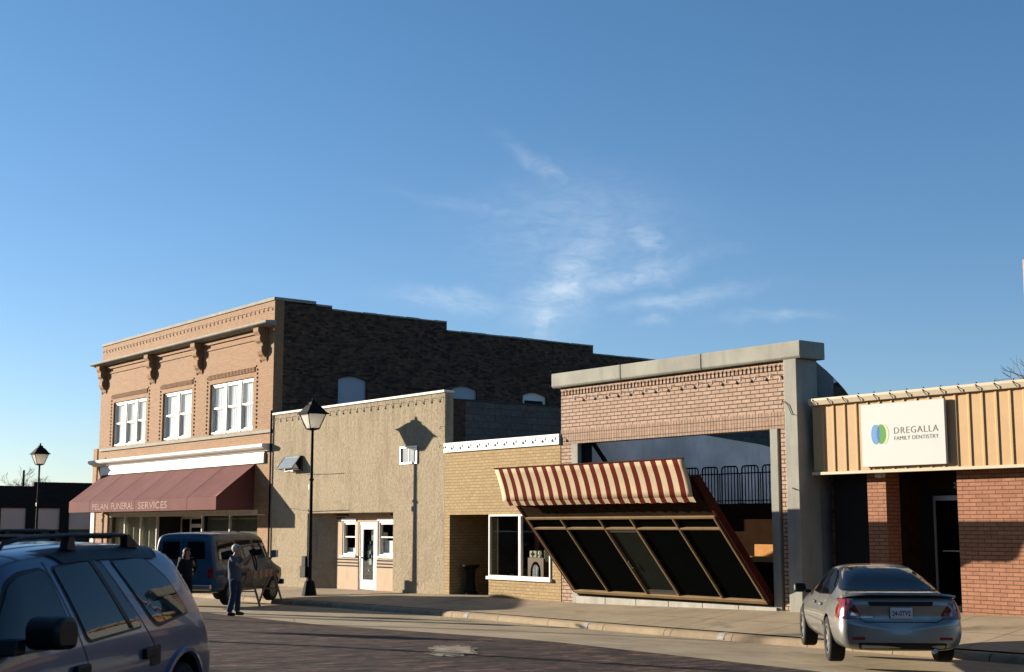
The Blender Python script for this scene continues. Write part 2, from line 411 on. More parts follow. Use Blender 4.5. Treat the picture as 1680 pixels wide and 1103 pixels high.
# ------------------------------------------------------------------ ground
def lerp(x, X, Y):
    if x <= X[0]: return Y[0]
    for i in range(len(X) - 1):
        if x <= X[i + 1]: return Y[i] + (Y[i + 1] - Y[i]) * (x - X[i]) / (X[i + 1] - X[i])
    return Y[-1]
def zk(x): return lerp(x, [-120, -60, -37, -34, -28.5, -22.5, -17.8, -12, 0, 20], [-.6, -.5, -.385, -.345, -.305, -.30, -.28, -.24, -.15, 0])
def zw(x): return lerp(x, [-120, -62, -41, -39, -35.3, -33, -27, -20, -15.5, -12, 20], [-.45, -.35, -.25, -.24, -.19, -.14, -.13, 0, .12, .17, .4])
def zb(x): return lerp(x, [-120, -60, -28, -19.5, -13, 0, 20], [-.6, -.5, -.405, -.235, -.27, -.2, 0])
def ground(x, y):
    if y > -2.9:
        t = min(max((y + 2.9) / 2.9, 0), 1)
        return zk(x) * (1 - t) + zw(x) * t
    return lerp(-y, [3.05, 7.2, 11.5, 19, 30], [zk(x) - .13, zb(x), zb(x) * .6, -.03, -.03])

XS = [-140, -110, -90, -75] + [-66 + i for i in range(0, 75)] + [14, 20, 30]
def sheet(name, ys, mat, dz=0.0, fn=ground, label=None):
    mb = MB(); n = len(ys)
    for x in XS:
        for y in ys: mb.v.append((x, y, fn(x, y) + dz))
    for i in range(len(XS) - 1):
        for j in range(n - 1):
            mb.f.append((i * n + j, (i + 1) * n + j, (i + 1) * n + j + 1, i * n + j + 1)); mb.m.append(0)
    return tag(mb.build(name, mat, smooth=True), kind='structure')

tr = MB(); tr.face([(-1500, -1500, -1.2), (1500, -1500, -1.2), (1500, 1500, -1.2), (-1500, 1500, -1.2)])
tag(tr.build('terrain', M['earth']), kind='structure')
sheet('sidewalk', [-2.72, -2.2, -1.5, -.8, 0, .6, 1.6, 4.0], M['sidewalk'])
sheet('road_apron', [-7.2, -6.5, -5.8, -5, -4.2, -3.6, -3.02], M['apron'])
sheet('road', [-24, -21.5, -19, -17, -15, -13, -11.5, -10, -8.6, -7.2], M['street'])
# kerb as a rounded step
kb = MB()
for x in XS:
    k = zk(x)
    for (y, z) in ((-2.72, k + .0), (-2.84, k + .004), (-2.90, k - .012), (-2.945, k - .055), (-2.97, k - .15), (-3.02, k - .155)):
        kb.v.append((x, y, z))
for i in range(len(XS) - 1):
    for j in range(5):
        kb.f.append((i * 6 + j, (i + 1) * 6 + j, (i + 1) * 6 + j + 1, i * 6 + j + 1)); kb.m.append(0)
tag(kb.build('kerb', M['kerb'], smooth=True), kind='structure')
nk = MB()
for x in XS: nk.v += [(x, -24, -.05), (x, -24.02, .12), (x, -30, .18)]
for i in range(len(XS) - 1):
    for j in range(2): nk.f.append((i * 3 + j, (i + 1) * 3 + j, (i + 1) * 3 + j + 1, i * 3 + j + 1)); nk.m.append(0)
tag(nk.build('near_sidewalk', M['sidewalk']), kind='structure')
# faded paint patch on the street bricks
pm = MB()
pts = [(x + random.uniform(-.05, .05), y + random.uniform(-.05, .05), ground(x, y) + .012) for x, y in [(-18.15, -9.73), (-17.85, -9.95), (-17.71, -10.08), (-17.64, -10.19), (-17.56, -10.3), (-17.48, -10.43), (-17.42, -10.55), (-17.43, -10.71), (-17.53, -10.82), (-17.65, -10.83), (-17.78, -10.81), (-17.89, -10.78), (-17.99, -10.74), (-18.14, -10.64), (-18.45, -10.43), (-18.76, -10.21), (-18.92, -10.09), (-19.01, -10.0), (-19.1, -9.9), (-19.21, -9.76), (-19.28, -9.61), (-19.26, -9.42), (-19.15, -9.31), (-19.02, -9.32), (-18.88, -9.35), (-18.76, -9.39), (-18.64, -9.43), (-18.47, -9.52)]]
cx_, cy_ = sum(p[0] for p in pts) / len(pts), sum(p[1] for p in pts) / len(pts)
inner = [(cx_ + (p[0] - cx_) * .80, cy_ + (p[1] - cy_) * .80) for p in pts]
pm.face([(x, y, ground(x, y) + .008) for x, y in inner])
for i in range(150):          # flakes of paint round the worn edge
    k = random.randrange(len(pts)); t = random.random(); f = .80 + .26 * random.random() ** 1.4
    bx = pts[k][0] * t + pts[k - 1][0] * (1 - t); by = pts[k][1] * t + pts[k - 1][1] * (1 - t)
    x, y = cx_ + (bx - cx_) * f, cy_ + (by - cy_) * f
    r_ = random.uniform(.015, .06)
    pm.face([(x + r_ * math.cos(a) * random.uniform(.6, 1.3), y + r_ * math.sin(a) * random.uniform(.6, 1.3), ground(x, y) + .0085 + i * .00002) for a in [q * math.pi / 3 for q in range(6)]])
tag(pm.build('road_marking', M['patch'], fixn=False), kind='structure')
km = MB()
for x in (-36.6, -32.2, -27.9, -23.4, -19.3):
    k = zk(x); w = .09
    L = [(-2.6, k + .003), (-2.84, k + .008), (-2.905, k - .008), (-2.95, k - .053), (-2.975, k - .12)]
    for (a, za), (b, zb_) in zip(L, L[1:]): km.face([(x - w, a, za), (x + w, a, za), (x + w, b, zb_), (x - w, b, zb_)])
tag(km.build('kerb_marking', M['kerb_white'], fixn=False), kind='structure')

# ------------------------------------------------------------------ shared bits
FX = lambda y: (lambda a, b, d: (a, y + d, b))           # facade facing -y
bulb_mesh = None
def bulbs(parent, pts, arm=.10):
    """Festoon bulbs: one socket-and-bulb mesh shared by separate light_bulb parts."""
    global bulb_mesh
    for (x, y, z) in pts:
        if bulb_mesh is None:
            mb = MB()
            mb.tube([(0, .10, .015), (0, .02, .02), (0, -.015, .0)], [.006, .006, .011], 6, 0)
            mb.lathe([(.012, 0), (.016, -.015), (.028, -.04), (.024, -.064), (.005, -.075)], (0, -.015, .0), 'Z', 8, 1)
            o = mb.build('light_bulb', [M['steel_black'], M['bulb']], parent, smooth=True); bulb_mesh = o.data
            # the mesh above was shifted by the parent's origin; undo
            o0 = ORI[parent.name]
            bulb_mesh.transform(Matrix.Translation(o0))
        else:
            o = bpy.data.objects.new('light_bulb', bulb_mesh); link(o, parent)
        o0 = ORI[parent.name]
        o.location = (x - o0[0], y - o0[1], z - o0[2])

def text_mesh(s, width, height, bold=0.0, spacing=1.0):
    cu = bpy.data.curves.new('lettering', 'FONT'); cu.body = s; cu.size = 1; cu.space_character = spacing; cu.offset = bold; cu.resolution_u = 3
    ob = bpy.data.objects.new('lettering', cu); COL.objects.link(ob)
    dg = bpy.context.evaluated_depsgraph_get(); dg.update()
    me = bpy.data.meshes.new_from_object(ob.evaluated_get(dg))
    vs = [v.co.copy() for v in me.vertices]; fs = [tuple(p.vertices) for p in me.polygons]
    bpy.data.objects.remove(ob); bpy.data.curves.remove(cu); bpy.data.meshes.remove(me)
    x0, x1 = min(v.x for v in vs), max(v.x for v in vs); y0, y1 = min(v.y for v in vs), max(v.y for v in vs)
    return [((v.x - x0) / (x1 - x0) * width, (v.y - y0) / (y1 - y0) * height) for v in vs], fs

def double_hung(parent, x0, x1, z0, z1, y, mat, sash_w=.07, pane=None, name='window', curtain=True, cmat=None, meet=.5):
    """window > sash, glass, curtain"""
    f = MB(); t = .06
    f.box(x0, x0 + t, y - .03, y + .10, z0, z1); f.box(x1 - t, x1, y - .03, y + .10, z0, z1)
    f.box(x0 + t, x1 - t, y - .03, y + .10, z1 - t, z1); f.box(x0 + t, x1 - t, y - .045, y + .10, z0, z0 + t)
    w = f.build(name, mat, parent, bevel=.006)
    zm = z0 + (z1 - z0) * meet
    s = MB(); s2 = sash_w
    for (a, b, yy) in ((zm, z1 - t, y), (z0 + t, zm + .04, y + .045)):
        X0, X1 = x0 + t, x1 - t
        s.box(X0, X0 + s2, yy, yy + .04, a, b); s.box(X1 - s2, X1, yy, yy + .04, a, b)
        s.box(X0 + s2, X1 - s2, yy, yy + .04, a, a + s2 * .8); s.box(X0 + s2, X1 - s2, yy, yy + .04, b - s2, b)
    s.build('sash', mat, w)
    g = MB()
    g.face([(x0 + t, y + .02, zm), (x1 - t, y + .02, zm), (x1 - t, y + .02, z1 - t), (x0 + t, y + .02, z1 - t)])
    g.face([(x0 + t, y + .065, z0 + t), (x1 - t, y + .065, z0 + t), (x1 - t, y + .065, zm), (x0 + t, y + .065, zm)])
    g.build('glass', pane or M['see_glass_clean'], w, fixn=False)
    if curtain:
        c = MB(); n = 40; L = []
        for i in range(n + 1):
            u = i / n; x = x0 + t + (x1 - x0 - 2 * t) * u
            L.append((x, y + .095 + .012 * math.sin(u * 40 + x0 * 3)))
        for (xa, ya), (xb, yb) in zip(L, L[1:]): c.face([(xa, ya, z0), (xb, yb, z0), (xb, yb, z1), (xa, ya, z1)])
        c.build('curtain', cmat or M['curtain'], w, fixn=False, smooth=True)
    return w

# ================================================================== two-storey brick building
B1 = thing('brick_building', 'two storey tan brick building with bracketed cornice, tall white windows and a maroon awning', 'building', (-52, 0, -.3))
bx0, bx1 = -60.45, -43.9
wins1 = [(-58.9, -55.25, 3), (-53.55, -50.75, 2), (-49.08, -45.42, 3)]
w = MB()
wall_sheet(w, FX(0), bx0, bx1, -1, 9.9, [(a, b, 5.28, 7.24) for a, b, n in wins1] + [(-59.1, -44.85, -.9, 2.4)], .38)
w.build('front_wall', M['tan_brick'], B1)
SX = lambda x: (lambda a, b, d: (x - d, a, b))
sw = MB()
steps = [(.38, 2.37, 9.86), (2.37, 7.56, 9.75), (7.56, 15.19, 9.42), (15.19, 24, 9.08)]
swin = [(2.68, 3.92, 6.2, 7.35), (7.84, 9.05, 6.2, 7.3), (11.37, 12.62, 6.2, 7.25)]
for a, b, h in steps:
    wall_sheet(sw, SX(bx1), a, b, -1, h, [q for q in swin if a < q[0] < b], .35)
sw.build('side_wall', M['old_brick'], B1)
sw = MB()
sw.box(bx0, bx0 + .35, .38, 24, -1, 9.2); sw.box(bx0 + .35, bx1 - .35, 23.6, 24, -1, 9.0)
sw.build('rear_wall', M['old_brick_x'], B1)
rf = MB(); rf.face([(bx0 + .35, .38, 9.0), (bx1 - .35, .38, 9.0), (bx1 - .35, 23.6, 8.7), (bx0 + .35, 23.6, 8.7)]); rf.build('roof', M['roofing'], B1)
cp = MB(); cp.box(bx0 - .05, bx1 + .05, -.05, 1.67, 9.903, 10.02)
cp.build('coping', M['concrete'], B1, bevel=.015)
cp = MB()
for (a, b, h) in ((1.67, 2.37, 9.86), (2.37, 7.56, 9.75), (7.56, 15.19, 9.42), (15.19, 24, 9.08)):
    n = max(1, int((b - a) / .6))
    for i in range(n):
        ya, yb = a + (b - a) * i / n, a + (b - a) * (i + 1) / n
        cp.box(bx1 - .36, bx1 + .03, ya + .012, yb - .012, h + .002, h + .05 + random.uniform(0, .025))
cp.build('wall_cap', M['concrete'], B1)
co = MB(); co.prism([(0, 8.95), (-.20, 8.97), (-.26, 9.02), (-.42, 9.03), (-.45, 9.06), (-.45, 9.12), (0, 9.16)], lambda p, t: (t, p[0], p[1]), bx0 - .42, bx1 + .18)
co.build('cornice', M['concrete'], B1, bevel=.01)
for xc in (-60.05, -54.65, -50.05, -44.65):
    b = MB()
    prof = [(0, 8.948), (-.36, 8.948), (-.36, 8.80), (-.32, 8.74), (-.27, 8.66), (-.29, 8.56), (-.27, 8.46), (-.18, 8.38), (-.16, 8.30), (-.21, 8.26), (-.21, 8.10), (-.16, 7.98), (-.08, 7.90), (-.04, 7.80), (0, 7.76)]
    b.prism(prof, lambda p, t: (t, p[0] - .002, p[1]), xc - .2, xc + .2)
    b.prism([(0, 7.7), (-.05, 7.8), (-.07, 8.4), (-.07, 8.947), (0, 8.947)], lambda p, t: (t, p[0] - .002, p[1]), xc - .28, xc - .2)
    b.prism([(0, 7.7), (-.05, 7.8), (-.07, 8.4), (-.07, 8.947), (0, 8.947)], lambda p, t: (t, p[0] - .002, p[1]), xc + .2, xc + .28)
    b.build('bracket', M['tan_brick'], B1, bevel=.01)
mo = MB()
for a, b in ((-59.7, -55.0), (-54.3, -50.4), (-49.7, -45.0)):
    mo.box(a, b, -.07, -.002, 8.80, 8.90); mo.box(a, b, -.045, -.002, 8.58, 8.66)
mo.build('brick_moulding', M['tan_brick'], B1)
for a, b, n in wins1:
    dt = MB()
    k = int((b - a + .2) / .115)
    for i in range(k):
        x = a - .15 + i * (b - a + .3) / k
        dt.box(x, x + .055, -.035, -.002, 7.42, 7.60)
    dt.box(a - .2, b + .2, -.03, -.002, 7.60, 7.66)
    for side in (a - .30, b + .22):
        for j in range(15):
            dt.box(side, side + .08, -.035, -.002, 5.36 + j * .15, 5.36 + j * .15 + .07)
    dt.build('brick_trim', M['tan_brick'], B1)
    for i in range(n):
        xa, xb = a + .02 + i * (b - a - .04) / n, a + .02 + (i + 1) * (b - a - .04) / n
        double_hung(B1, xa + (.002 if i == 0 else .055), xb - (.002 if i == n - 1 else .055), 5.32, 7.236, .10, M['white'], meet=.5)
    mu = MB()
    for i in range(1, n):
        x = a + .02 + i * (b - a - .04) / n; mu.box(x - .053, x + .053, .06, .30, 5.285, 7.235)
    mu.box(a + .002, a + .018, .10, .36, 5.285, 7.235); mu.box(b - .018, b - .002, .10, .36, 5.285, 7.235)
    mu.box(a + .02, b - .02, .10, .36, 5.283, 5.318)
    mu.build('window_mullion', M['white'], B1)
si = MB(); si.box(bx0 + .2, bx1 + .02, -.08, -.002, 5.12, 5.235); si.build('sill_course', M['concrete'], B1, bevel=.01)
bulbs(B1, [(bx0 + .35 + i * .345, -.07, 9.66) for i in range(47)])
# side windows
for i, (a, b, z0, z1) in enumerate(swin):
    o = MB()
    arc = [(a + (b - a) * t, z1 - .14 + .14 * math.sin(math.pi * t)) for t in [k / 10 for k in range(11)]]
    o.prism([(a, z0)] + [(b, z0)] + arc[::-1], lambda p, t: (t, p[0], p[1]), bx1 - .15, bx1 - .10)
    ww = o.build('side_window', M['board_blue'] if i < 2 else M['white'], B1)
    if i == 2:
        g = MB(); g.box(bx1 - .099, bx1 - .07, a + .16, b - .16, z0, z1 - .33); g.build('pane', M['teal_glass'], ww)
    # brick infill of the arch corners
    q = MB()
    for (s0, s1) in ((0, 5), (5, 10)):
        seg = arc[s0:s1 + 1]
        corner = (a, z1) if s0 == 0 else (b, z1)
        q.prism([corner] + (seg if s0 else seg[::-1]), lambda p, t: (t, p[0], p[1]), bx1 - .34, bx1 - .001)
    q.build('arch_brick', M['old_brick'], B1)
# shop cornice and frieze
sc = MB(); sc.prism([(0, 4.45), (-.12, 4.47), (-.16, 4.52), (-.30, 4.56), (-.36, 4.62), (-.36, 4.69), (-.33, 4.72), (0, 4.74)], lambda p, t: (t, p[0] - .002, p[1]), bx0 - .35, bx1 - .05)
sc.build('shop_cornice', M['white'], B1, bevel=.008)
fr = MB(); fr.box(bx0 + .5, -44.33, -.09, -.003, 4.05, 4.40); fr.box(bx0 + .5, -44.33, -.06, -.003, 4.40, 4.449); fr.build('frieze', M['white'], B1, bevel=.01)
dp = MB(); dp.tube([(bx1 + .03, -.05, 4.6), (bx1 + .03, -.05, 5.9)], .035, 8); dp.tube([(bx1 + .03, -.05, -.3), (bx1 + .03, -.05, 4.6)], .03, 8)
dp.build('downpipe', M['steel_black'], B1, smooth=True)
# awning
aw = MB()
X0, X1 = -59.72, -45.1
P1, P2, P3 = (-.03, 4.035), (-1.5, 2.86), (-1.5, 2.39)
n = 72
def sag(x, t):
    k = abs(math.sin(math.pi * (x - X0) / ((X1 - X0) / 6)))
    return -.035 * k * math.sin(math.pi * t) + .006 * math.sin(x * 7 + t * 5)
for i in range(n):
    a, b = X0 + (X1 - X0) * i / n, X0 + (X1 - X0) * (i + 1) / n
    for j in range(5):
        t0, t1 = j / 5, (j + 1) / 5
        pp = lambda x, t: (x, P1[0] + (P2[0] - P1[0]) * t, P1[1] + (P2[1] - P1[1]) * t + (sag(x, t) if 0 < t < 1 else 0))
        aw.face([pp(a, t0), pp(b, t0), pp(b, t1), pp(a, t1)])
for x in (X0, X1): aw.face([(x, P1[0], P1[1]), (x, P2[0], P2[1]), (x, P3[0], P3[1]), (x, P1[0], P3[1])])
awn = aw.build('awning', M['maroon'], B1, fixn=False, smooth=True)
for k in range(1, 6):
    x = X0 + (X1 - X0) * k / 6
    sm_ = MB(); sm_.tube([(x, P1[0] - .01, P1[1] + .006), (x, (P1[0] + P2[0]) / 2, (P1[1] + P2[1]) / 2 + .008), (x, P2[0] - .004, P2[1] + .006), (x, P2[0] - .016, P2[1] - .02), (x, P3[0] - .014, P3[1])], .004, 4); sm_.build('seam', M['maroon'], awn)
va = MB(); va.box(X0, X1, P3[0] - .012, P3[0], P3[1], P2[1] - .005); va.build('valance', M['maroon'], awn)
lt = MB()
for s, xa, wd, h, z in (('PELAN', -56.95, 1.75, .24, 2.49), ('FUNERAL', -54.85, 2.35, .27, 2.48), ('SERVICES', -52.05, 2.75, .27, 2.48)):
    vs, fs = text_mesh(s, wd, h, .004)
    lt.add([(xa + u, P3[0] - .017, z + v) for u, v in vs], fs)
lt.build('lettering', M['letter_pale'], awn, fixn=False)
# storefront under the awning
sf = MB(); sf.box(-59.1, -44.85, .06, .2, 2.2, 2.398); sf.build('transom_beam', M['white_dirty'], B1)
cu = MB()
for i in range(60):
    a, b = -58.95 + 5.0 * i / 60, -58.95 + 5.0 * (i + 1) / 60
    ya, yb = .32 + .05 * math.sin(i * 1.9), .32 + .05 * math.sin((i + 1) * 1.9)
    cu.face([(a, ya, -.3), (b, yb, -.3), (b, yb, 2.2), (a, ya, 2.2)])
cu.build('curtain', M['beige_curtain'], B1, smooth=True, fixn=False)
for a, b in ((-59.08, -53.95), (-49.7, -44.87)):
    sg = MB(); sg.face([(a + .05, .13, .25), (b - .05, .13, .25), (b - .05, .13, 2.2), (a + .05, .13, 2.2)]); gw = sg.build('shop_window', M['see_glass'], B1, fixn=False)
    sf = MB(); sf.box(a, b, .08, .2, .15, .25)
    k = 3 if a < -55 else 2
    for i in range(k + 1):
        x = a + (b - a) * i / k; x = min(max(x, a + .03), b - .03)
        sf.box(x - .03, x + .03, .09, .19, .25, 2.2)
    sf.build('window_frame', M['white_dirty'], gw)
    sb = MB(); sb.box(a, b, .04, .22, -1, .15); sb.build('bulkhead', M['tan_brick'], gw)
ob = MB(); ob.box(-49.6, -44.95, .3, .33, -.2, 2.2); ob.build('blind', M['olive_blind'], B1)
dr = MB(); dr.box(-53.95, -49.7, 1.2, 1.25, -1, 2.4); dr.box(-53.95, -53.9, .2, 1.2, -1, 2.4); dr.box(-49.75, -49.7, .2, 1.2, -1, 2.4); dr.build('entry_wall', M['room'], B1)
de = MB()
for x in (-53.8, -52.9, -51.75, -50.9, -49.9): de.box(x - .05, x + .05, 1.1, 1.18, -.3, 2.1)
de.box(-53.85, -49.85, 1.1, 1.18, 2.1, 2.3); de.box(-52.85, -51.8, 1.1, 1.18, 1.75, 1.9)
dd = de.build('shop_door', M['white_dirty'], B1)
dg_ = MB(); dg_.box(-53.75, -49.95, 1.13, 1.15, -.2, 2.1); dg_.build('pane', M['dark_glass'], dd)
rm = MB(); rm.box(-59.0, -44.9, 1.6, 1.7, -1, 2.4); rm.build('inner_wall', M['room'], B1)

# ================================================================== stucco building
B2 = thing('stucco_building', 'single storey tan rough stucco building with recessed white door', 'building', (-38.5, 0, -.2))
cx0, cx1 = -43.895, -33.1
w = MB(); wall_sheet(w, FX(0), cx0 + .01, cx1, -1, 5.72, [(-41.2, -35.85, -.9, 2.235), (-42.85, -41.6, 3.68, 4.2), (-35.47, -34.52, 3.68, 4.22)], .3)
w.build('front_wall', M['stucco'], B2)
cp = MB(); cp.box(cx0 + .05, cx1 + .02, -.05, .32, 5.723, 5.80); cp.build('coping', M['white_dirty'], B2, bevel=.01)
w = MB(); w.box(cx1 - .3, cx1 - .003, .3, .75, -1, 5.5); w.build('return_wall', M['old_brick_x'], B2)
w = MB(); w.box(cx1 - .3, cx1 - .003, .75, 18, -1, 5.5); w.box(cx0 + .02, cx0 + .3, .3, 18, -1, 5.2); w.box(cx0 + .3, cx1 - .3, 17.7, 18, -1, 5.2); w.build('side_wall', M['block'], B2)
cp = MB(); cp.box(cx1 - .32, cx1 + .02, .32, 18, 5.503, 5.56); cp.build('side_coping', M['roofing'], B2)
rf = MB(); rf.face([(cx0 + .3, .3, 5.0), (cx1 - .3, .3, 5.0), (cx1 - .3, 17.7, 4.8), (cx0 + .3, 17.7, 4.8)]); rf.build('roof', M['roofing'], B2)
bulbs(B2, [(cx0 + .42 + i * .43, -.10, 5.56) for i in range(25)] + [(cx1 - .1, -.10, 5.25 - i * .55) for i in range(1, 3)])
# shallow entry with a splayed left wall
YR = .55
w = MB(); w.prism([(-41.2, .0), (-40.17, YR), (-40.17, YR + .2), (-41.5, YR + .2), (-41.5, .302), (-41.2, .302)], lambda p, t: (p[0], p[1] + .001, t), -1, 2.236); w.build('entry_side_wall', M['stucco'], B2)
w = MB(); w.box(-35.85, -35.55, .3, YR + .2, -1, 2.5); w.build('entry_side_wall', M['stucco'], B2)
w = MB(); w.box(-41.5, -35.85, .3, YR + .3, 2.237, 2.5); w.build('entry_ceiling', M['cream'], B2)
wl = [(-39.81, -38.95), (-37.60, -36.62)]
w = MB(); wall_sheet(w, FX(YR), -40.17, -35.85, -1, 2.236, [(wl[0][0], wl[0][1], .86, 1.975), (-38.78, -37.67, -.9, 1.94), (wl[1][0], wl[1][1], .86, 1.975)], .2)
ew = w.build('entry_wall', M['cream'], B2)
st = MB()
for z in (.50, .60, .70):
    for a, b in ((-40.165, -38.8), (-37.65, -35.86)): st.box(a + .002, b, YR - .012, YR - .001, z, z + .04)
for i, (z, l) in enumerate(((2.15, .75), (2.05, .5), (1.95, .28))):
    st.box(-40.165, -40.165 + l, YR - .012, YR - .001, z, z + .05); st.box(-36.4 - l * .6, -36.4, YR - .012, YR - .001, z, z + .05)
st.build('stripe', M['black'], ew)
for a, b in wl:
    ww = double_hung(B2, a + .002, b - .002, .862, 1.973, YR + .05, M['white'], .05, name='entry_window', curtain=False, meet=.52)
    s = MB(); s.box(a - .06, b + .06, YR - .06, YR - .001, .80, .86); s.box(a - .03, b + .03, YR - .03, YR - .001, 1.975, 2.07); s.build('window_sill', M['white'], ww)
    c = MB(); c.box(a + .1, b - .06, YR + .19, YR + .195, .88, 1.35 if a > -39 else 1.1); c.build('blind', M['curtain'], ww)
d = MB(); d.box(-38.775, -38.72, YR + .02, YR + .10, -.30, 1.93); d.box(-37.73, -37.675, YR + .02, YR + .10, -.30, 1.93); d.box(-38.72, -37.73, YR + .02, YR + .10, 1.87, 1.93)
d.build('door_frame', M['alu'], B2)
d = MB(); X0, X1 = -38.715, -37.735
yd = YR + .035
d.box(X0, X0 + .18, yd, yd + .045, -.22, 1.865); d.box(X1 - .18, X1, yd, yd + .045, -.22, 1.865); d.box(X0 + .18, X1 - .18, yd, yd + .045, 1.70, 1.865); d.box(X0 + .18, X1 - .18, yd, yd + .045, -.22, .10)
do = d.build('door', M['door_white'], B2, bevel=.006)
g = MB(); g.box(X0 + .18, X1 - .18, yd + .015, yd + .025, .10, 1.70); g.build('pane', M['see_glass'], do)
g = MB(); g.lathe([(.0, 0), (.03, .0), (.035, .03), (.02, .06), (.0, .065)], (X0 + .09, yd - .066, .80), 'Y', 10); g.lathe([(.0, 0), (.02, .0), (.02, .02), (0, .02)], (X0 + .09, yd - .021, .98), 'Y', 10); g.build('handle', M['alu'], do, smooth=True)
g = MB()
for i in range(26):
    x, z = random.uniform(X0 + .24, X1 - .24), random.uniform(.2, 1.62); s_ = random.uniform(.03, .11)
    g.box(x - s_ * .8, x + s_ * .8, yd + .06 + .002 * i, yd + .0615 + .002 * i, z - s_, z + s_, i % 3)
g.build('door_decoration', [M['cloth_white'], M['pale_glass'], M['shirt_blue']], do)
g = MB(); g.box(-41.2, -35.85, 1.2, 1.25, -1, 2.4); g.build('inner_wall', M['room'], B2)
# hinged window tilted out, and the square window
f = MB()
for (a, b, z0, z1, nm) in ((-42.85, -41.6, 3.68, 4.2, 'tilt'), (-35.47, -34.52, 3.68, 4.22, 'sq')):
    fr = MB(); t = .05
    fr.box(a, a + t, -.04, .12, z0, z1); fr.box(b - t, b, -.04, .12, z0, z1); fr.box(a + t, b - t, -.04, .12, z1 - t, z1); fr.box(a + t, b - t, -.04, .12, z0, z0 + t)
    o = fr.build('window_frame', M['alu'] if nm == 'sq' else M['dark_alu'], B2)
    if nm == 'sq':
        g = MB(); g.box(a + t, b - t, .0, .01, z0 + t, z1 - t); g.build('pane', M['pale_glass'], o)
        g = MB(); g.box((a + b) / 2 - .015, (a + b) / 2 + .015, -.012, -.001, z0 + t, z1 - t); g.build('muntin', M['white'], o)
    else:
        g = MB(); g.box(a + t, b - t, .1, .11, z0 + t, z1 - t); g.build('screen', M['black_matt'], o)
        # sash swung out from its top edge
        tf = lambda u, v, n_: (a + t + u, -.05 - v * .60 - n_ * .8, z1 - v * .80 + n_ * .60)
        L, H = b - a - 2 * t, .56
        s = MB()
        for (u0, u1, v0, v1) in ((0, L, 0, .05), (0, L, H - .05, H), (0, .05, .05, H - .05), (L - .05, L, .05, H - .05)):
            s.prism([(u0, v0), (u1, v0), (u1, v1), (u0, v1)], lambda p, q: tf(p[0], p[1], q), 0, .03)
        so = s.build('sash', M['alu'], o)
        s = MB(); s.prism([(.05, .05), (L - .05, .05), (L - .05, H - .05), (.05, H - .05)], lambda p, q: tf(p[0], p[1], q), .01, .016); s.build('pane', M['pale_glass'], so)
        s = MB()
        for u in (.02, L - .02): s.tube([(a + t + u, -.02, z0 + .05), tf(u, H - .03, 0)], .012, 6)
        s.build('stay_arm', M['steel_black'], so)
cb = MB(); cb.tube([(-41.3, -.02, 3.55), (-39.6, -.025, 3.52), (-38.8, -.02, 3.52)], .008, 5); cb.tube([(-42.6, -.02, 2.45), (-41.0, -.03, 2.30), (-38.5, -.03, 2.33)], .009, 5)
cb.build('cable', M['wire'], B2)

# ================================================================== yellow brick shop
B3 = thing('yellow_brick_shop', 'low yellow brick shop with white fascia and dark recessed entry', 'building', (-30.4, 0, -.13))
yx0, yx1 = -33.095, -27.78
w = MB(); wall_sheet(w, FX(0), yx0, yx1, -1, 3.93, [(-32.83, -30.93, -.9, 2.13), (-30.9, -28.19, .42, 2.125)], .28)
w.build('front_wall', M['yellow_brick'], B3)
w = MB(); w.box(yx0 + .01, yx1 + .01, -.06, .25, 3.933, 4.215); w.build('fascia', M['white'], B3, bevel=.01)
w = MB(); w.box(yx1 - .28, yx1 - .002, .28, 14, -1, 3.8); w.box(yx0 + .002, yx0 + .2, .28, 14, -1, 3.8); w.box(yx0 + .2, yx1 - .28, 13.7, 14, -1, 3.7); w.build('side_wall', M['block'], B3)
w = MB(); w.face([(yx0 + .2, .28, 3.75), (yx1 - .28, .28, 3.75), (yx1 - .28, 13.7, 3.6), (yx0 + .2, 13.7, 3.6)]); w.build('roof', M['roofing'], B3)
bulbs(B3, [(yx0 + .25 + i * .42, -.14, 4.12) for i in range(13)])
# entry recess, open on the shop-window side
w = MB(); w.box(-33.0, -32.83, .28, 1.9, -1, 2.4); w.build('entry_side_wall', M['yellow_brick'], B3)
w = MB(); w.box(-32.83, -31.95, 1.75, 1.9, -1, 2.4); w.build('entry_wall', M['cabinet_wood'], B3)
w = MB(); w.box(-31.9, -30.85, 1.72, 1.79, -.15, 2.1); dd = w.build('shop_door', M['cabinet_wood'], B3)
w = MB(); w.box(-31.72, -31.05, 1.70, 1.715, .6, 1.9); w.build('pane', M['dark_glass'], dd)
w = MB(); w.box(-33, -28.0, .28, 4.2, 2.4, 2.5); w.box(-33, -28, 4.2, 4.3, -1, 2.5); w.box(-30.93, -30.86, .3, .9, -.15, 2.13); w.build('inner_wall', M['room'], B3)
w = MB(); w.box(-30.85, -28.1, .3, 1.1, .34, .38); w.build('display_shelf', M['cabinet_wood'], B3)
for a, b in ((-30.9, -29.5), (-29.5, -28.19)):
    f = MB(); t = .045
    z0, z1 = .44, 2.123
    f.box(a + .002, a + t, -.03, .06, z0, z1); f.box(b - t, b - .002, -.03, .06, z0, z1); f.box(a + t, b - t, -.03, .06, z1 - t, z1); f.box(a + t, b - t, -.03, .06, z0, z0 + .03)
    ff = f.build('window_frame', M['white'], B3)
    g = MB(); g.face([(a + t, .02, z0), (b - t, .02, z0), (b - t, .02, z1), (a + t, .02, z1)]); g.build('glass', M['see_glass'], ff, fixn=False)
w = MB(); w.box(-30.97, -28.14, -.075, .05, .35, .437); w.build('window_sill', M['white'], B3, bevel=.008)
w = MB(); w.box(-32.3, -31.75, 1.66, 1.745, 1.05, 1.4); w.build('letter_box', M['black'], B3)

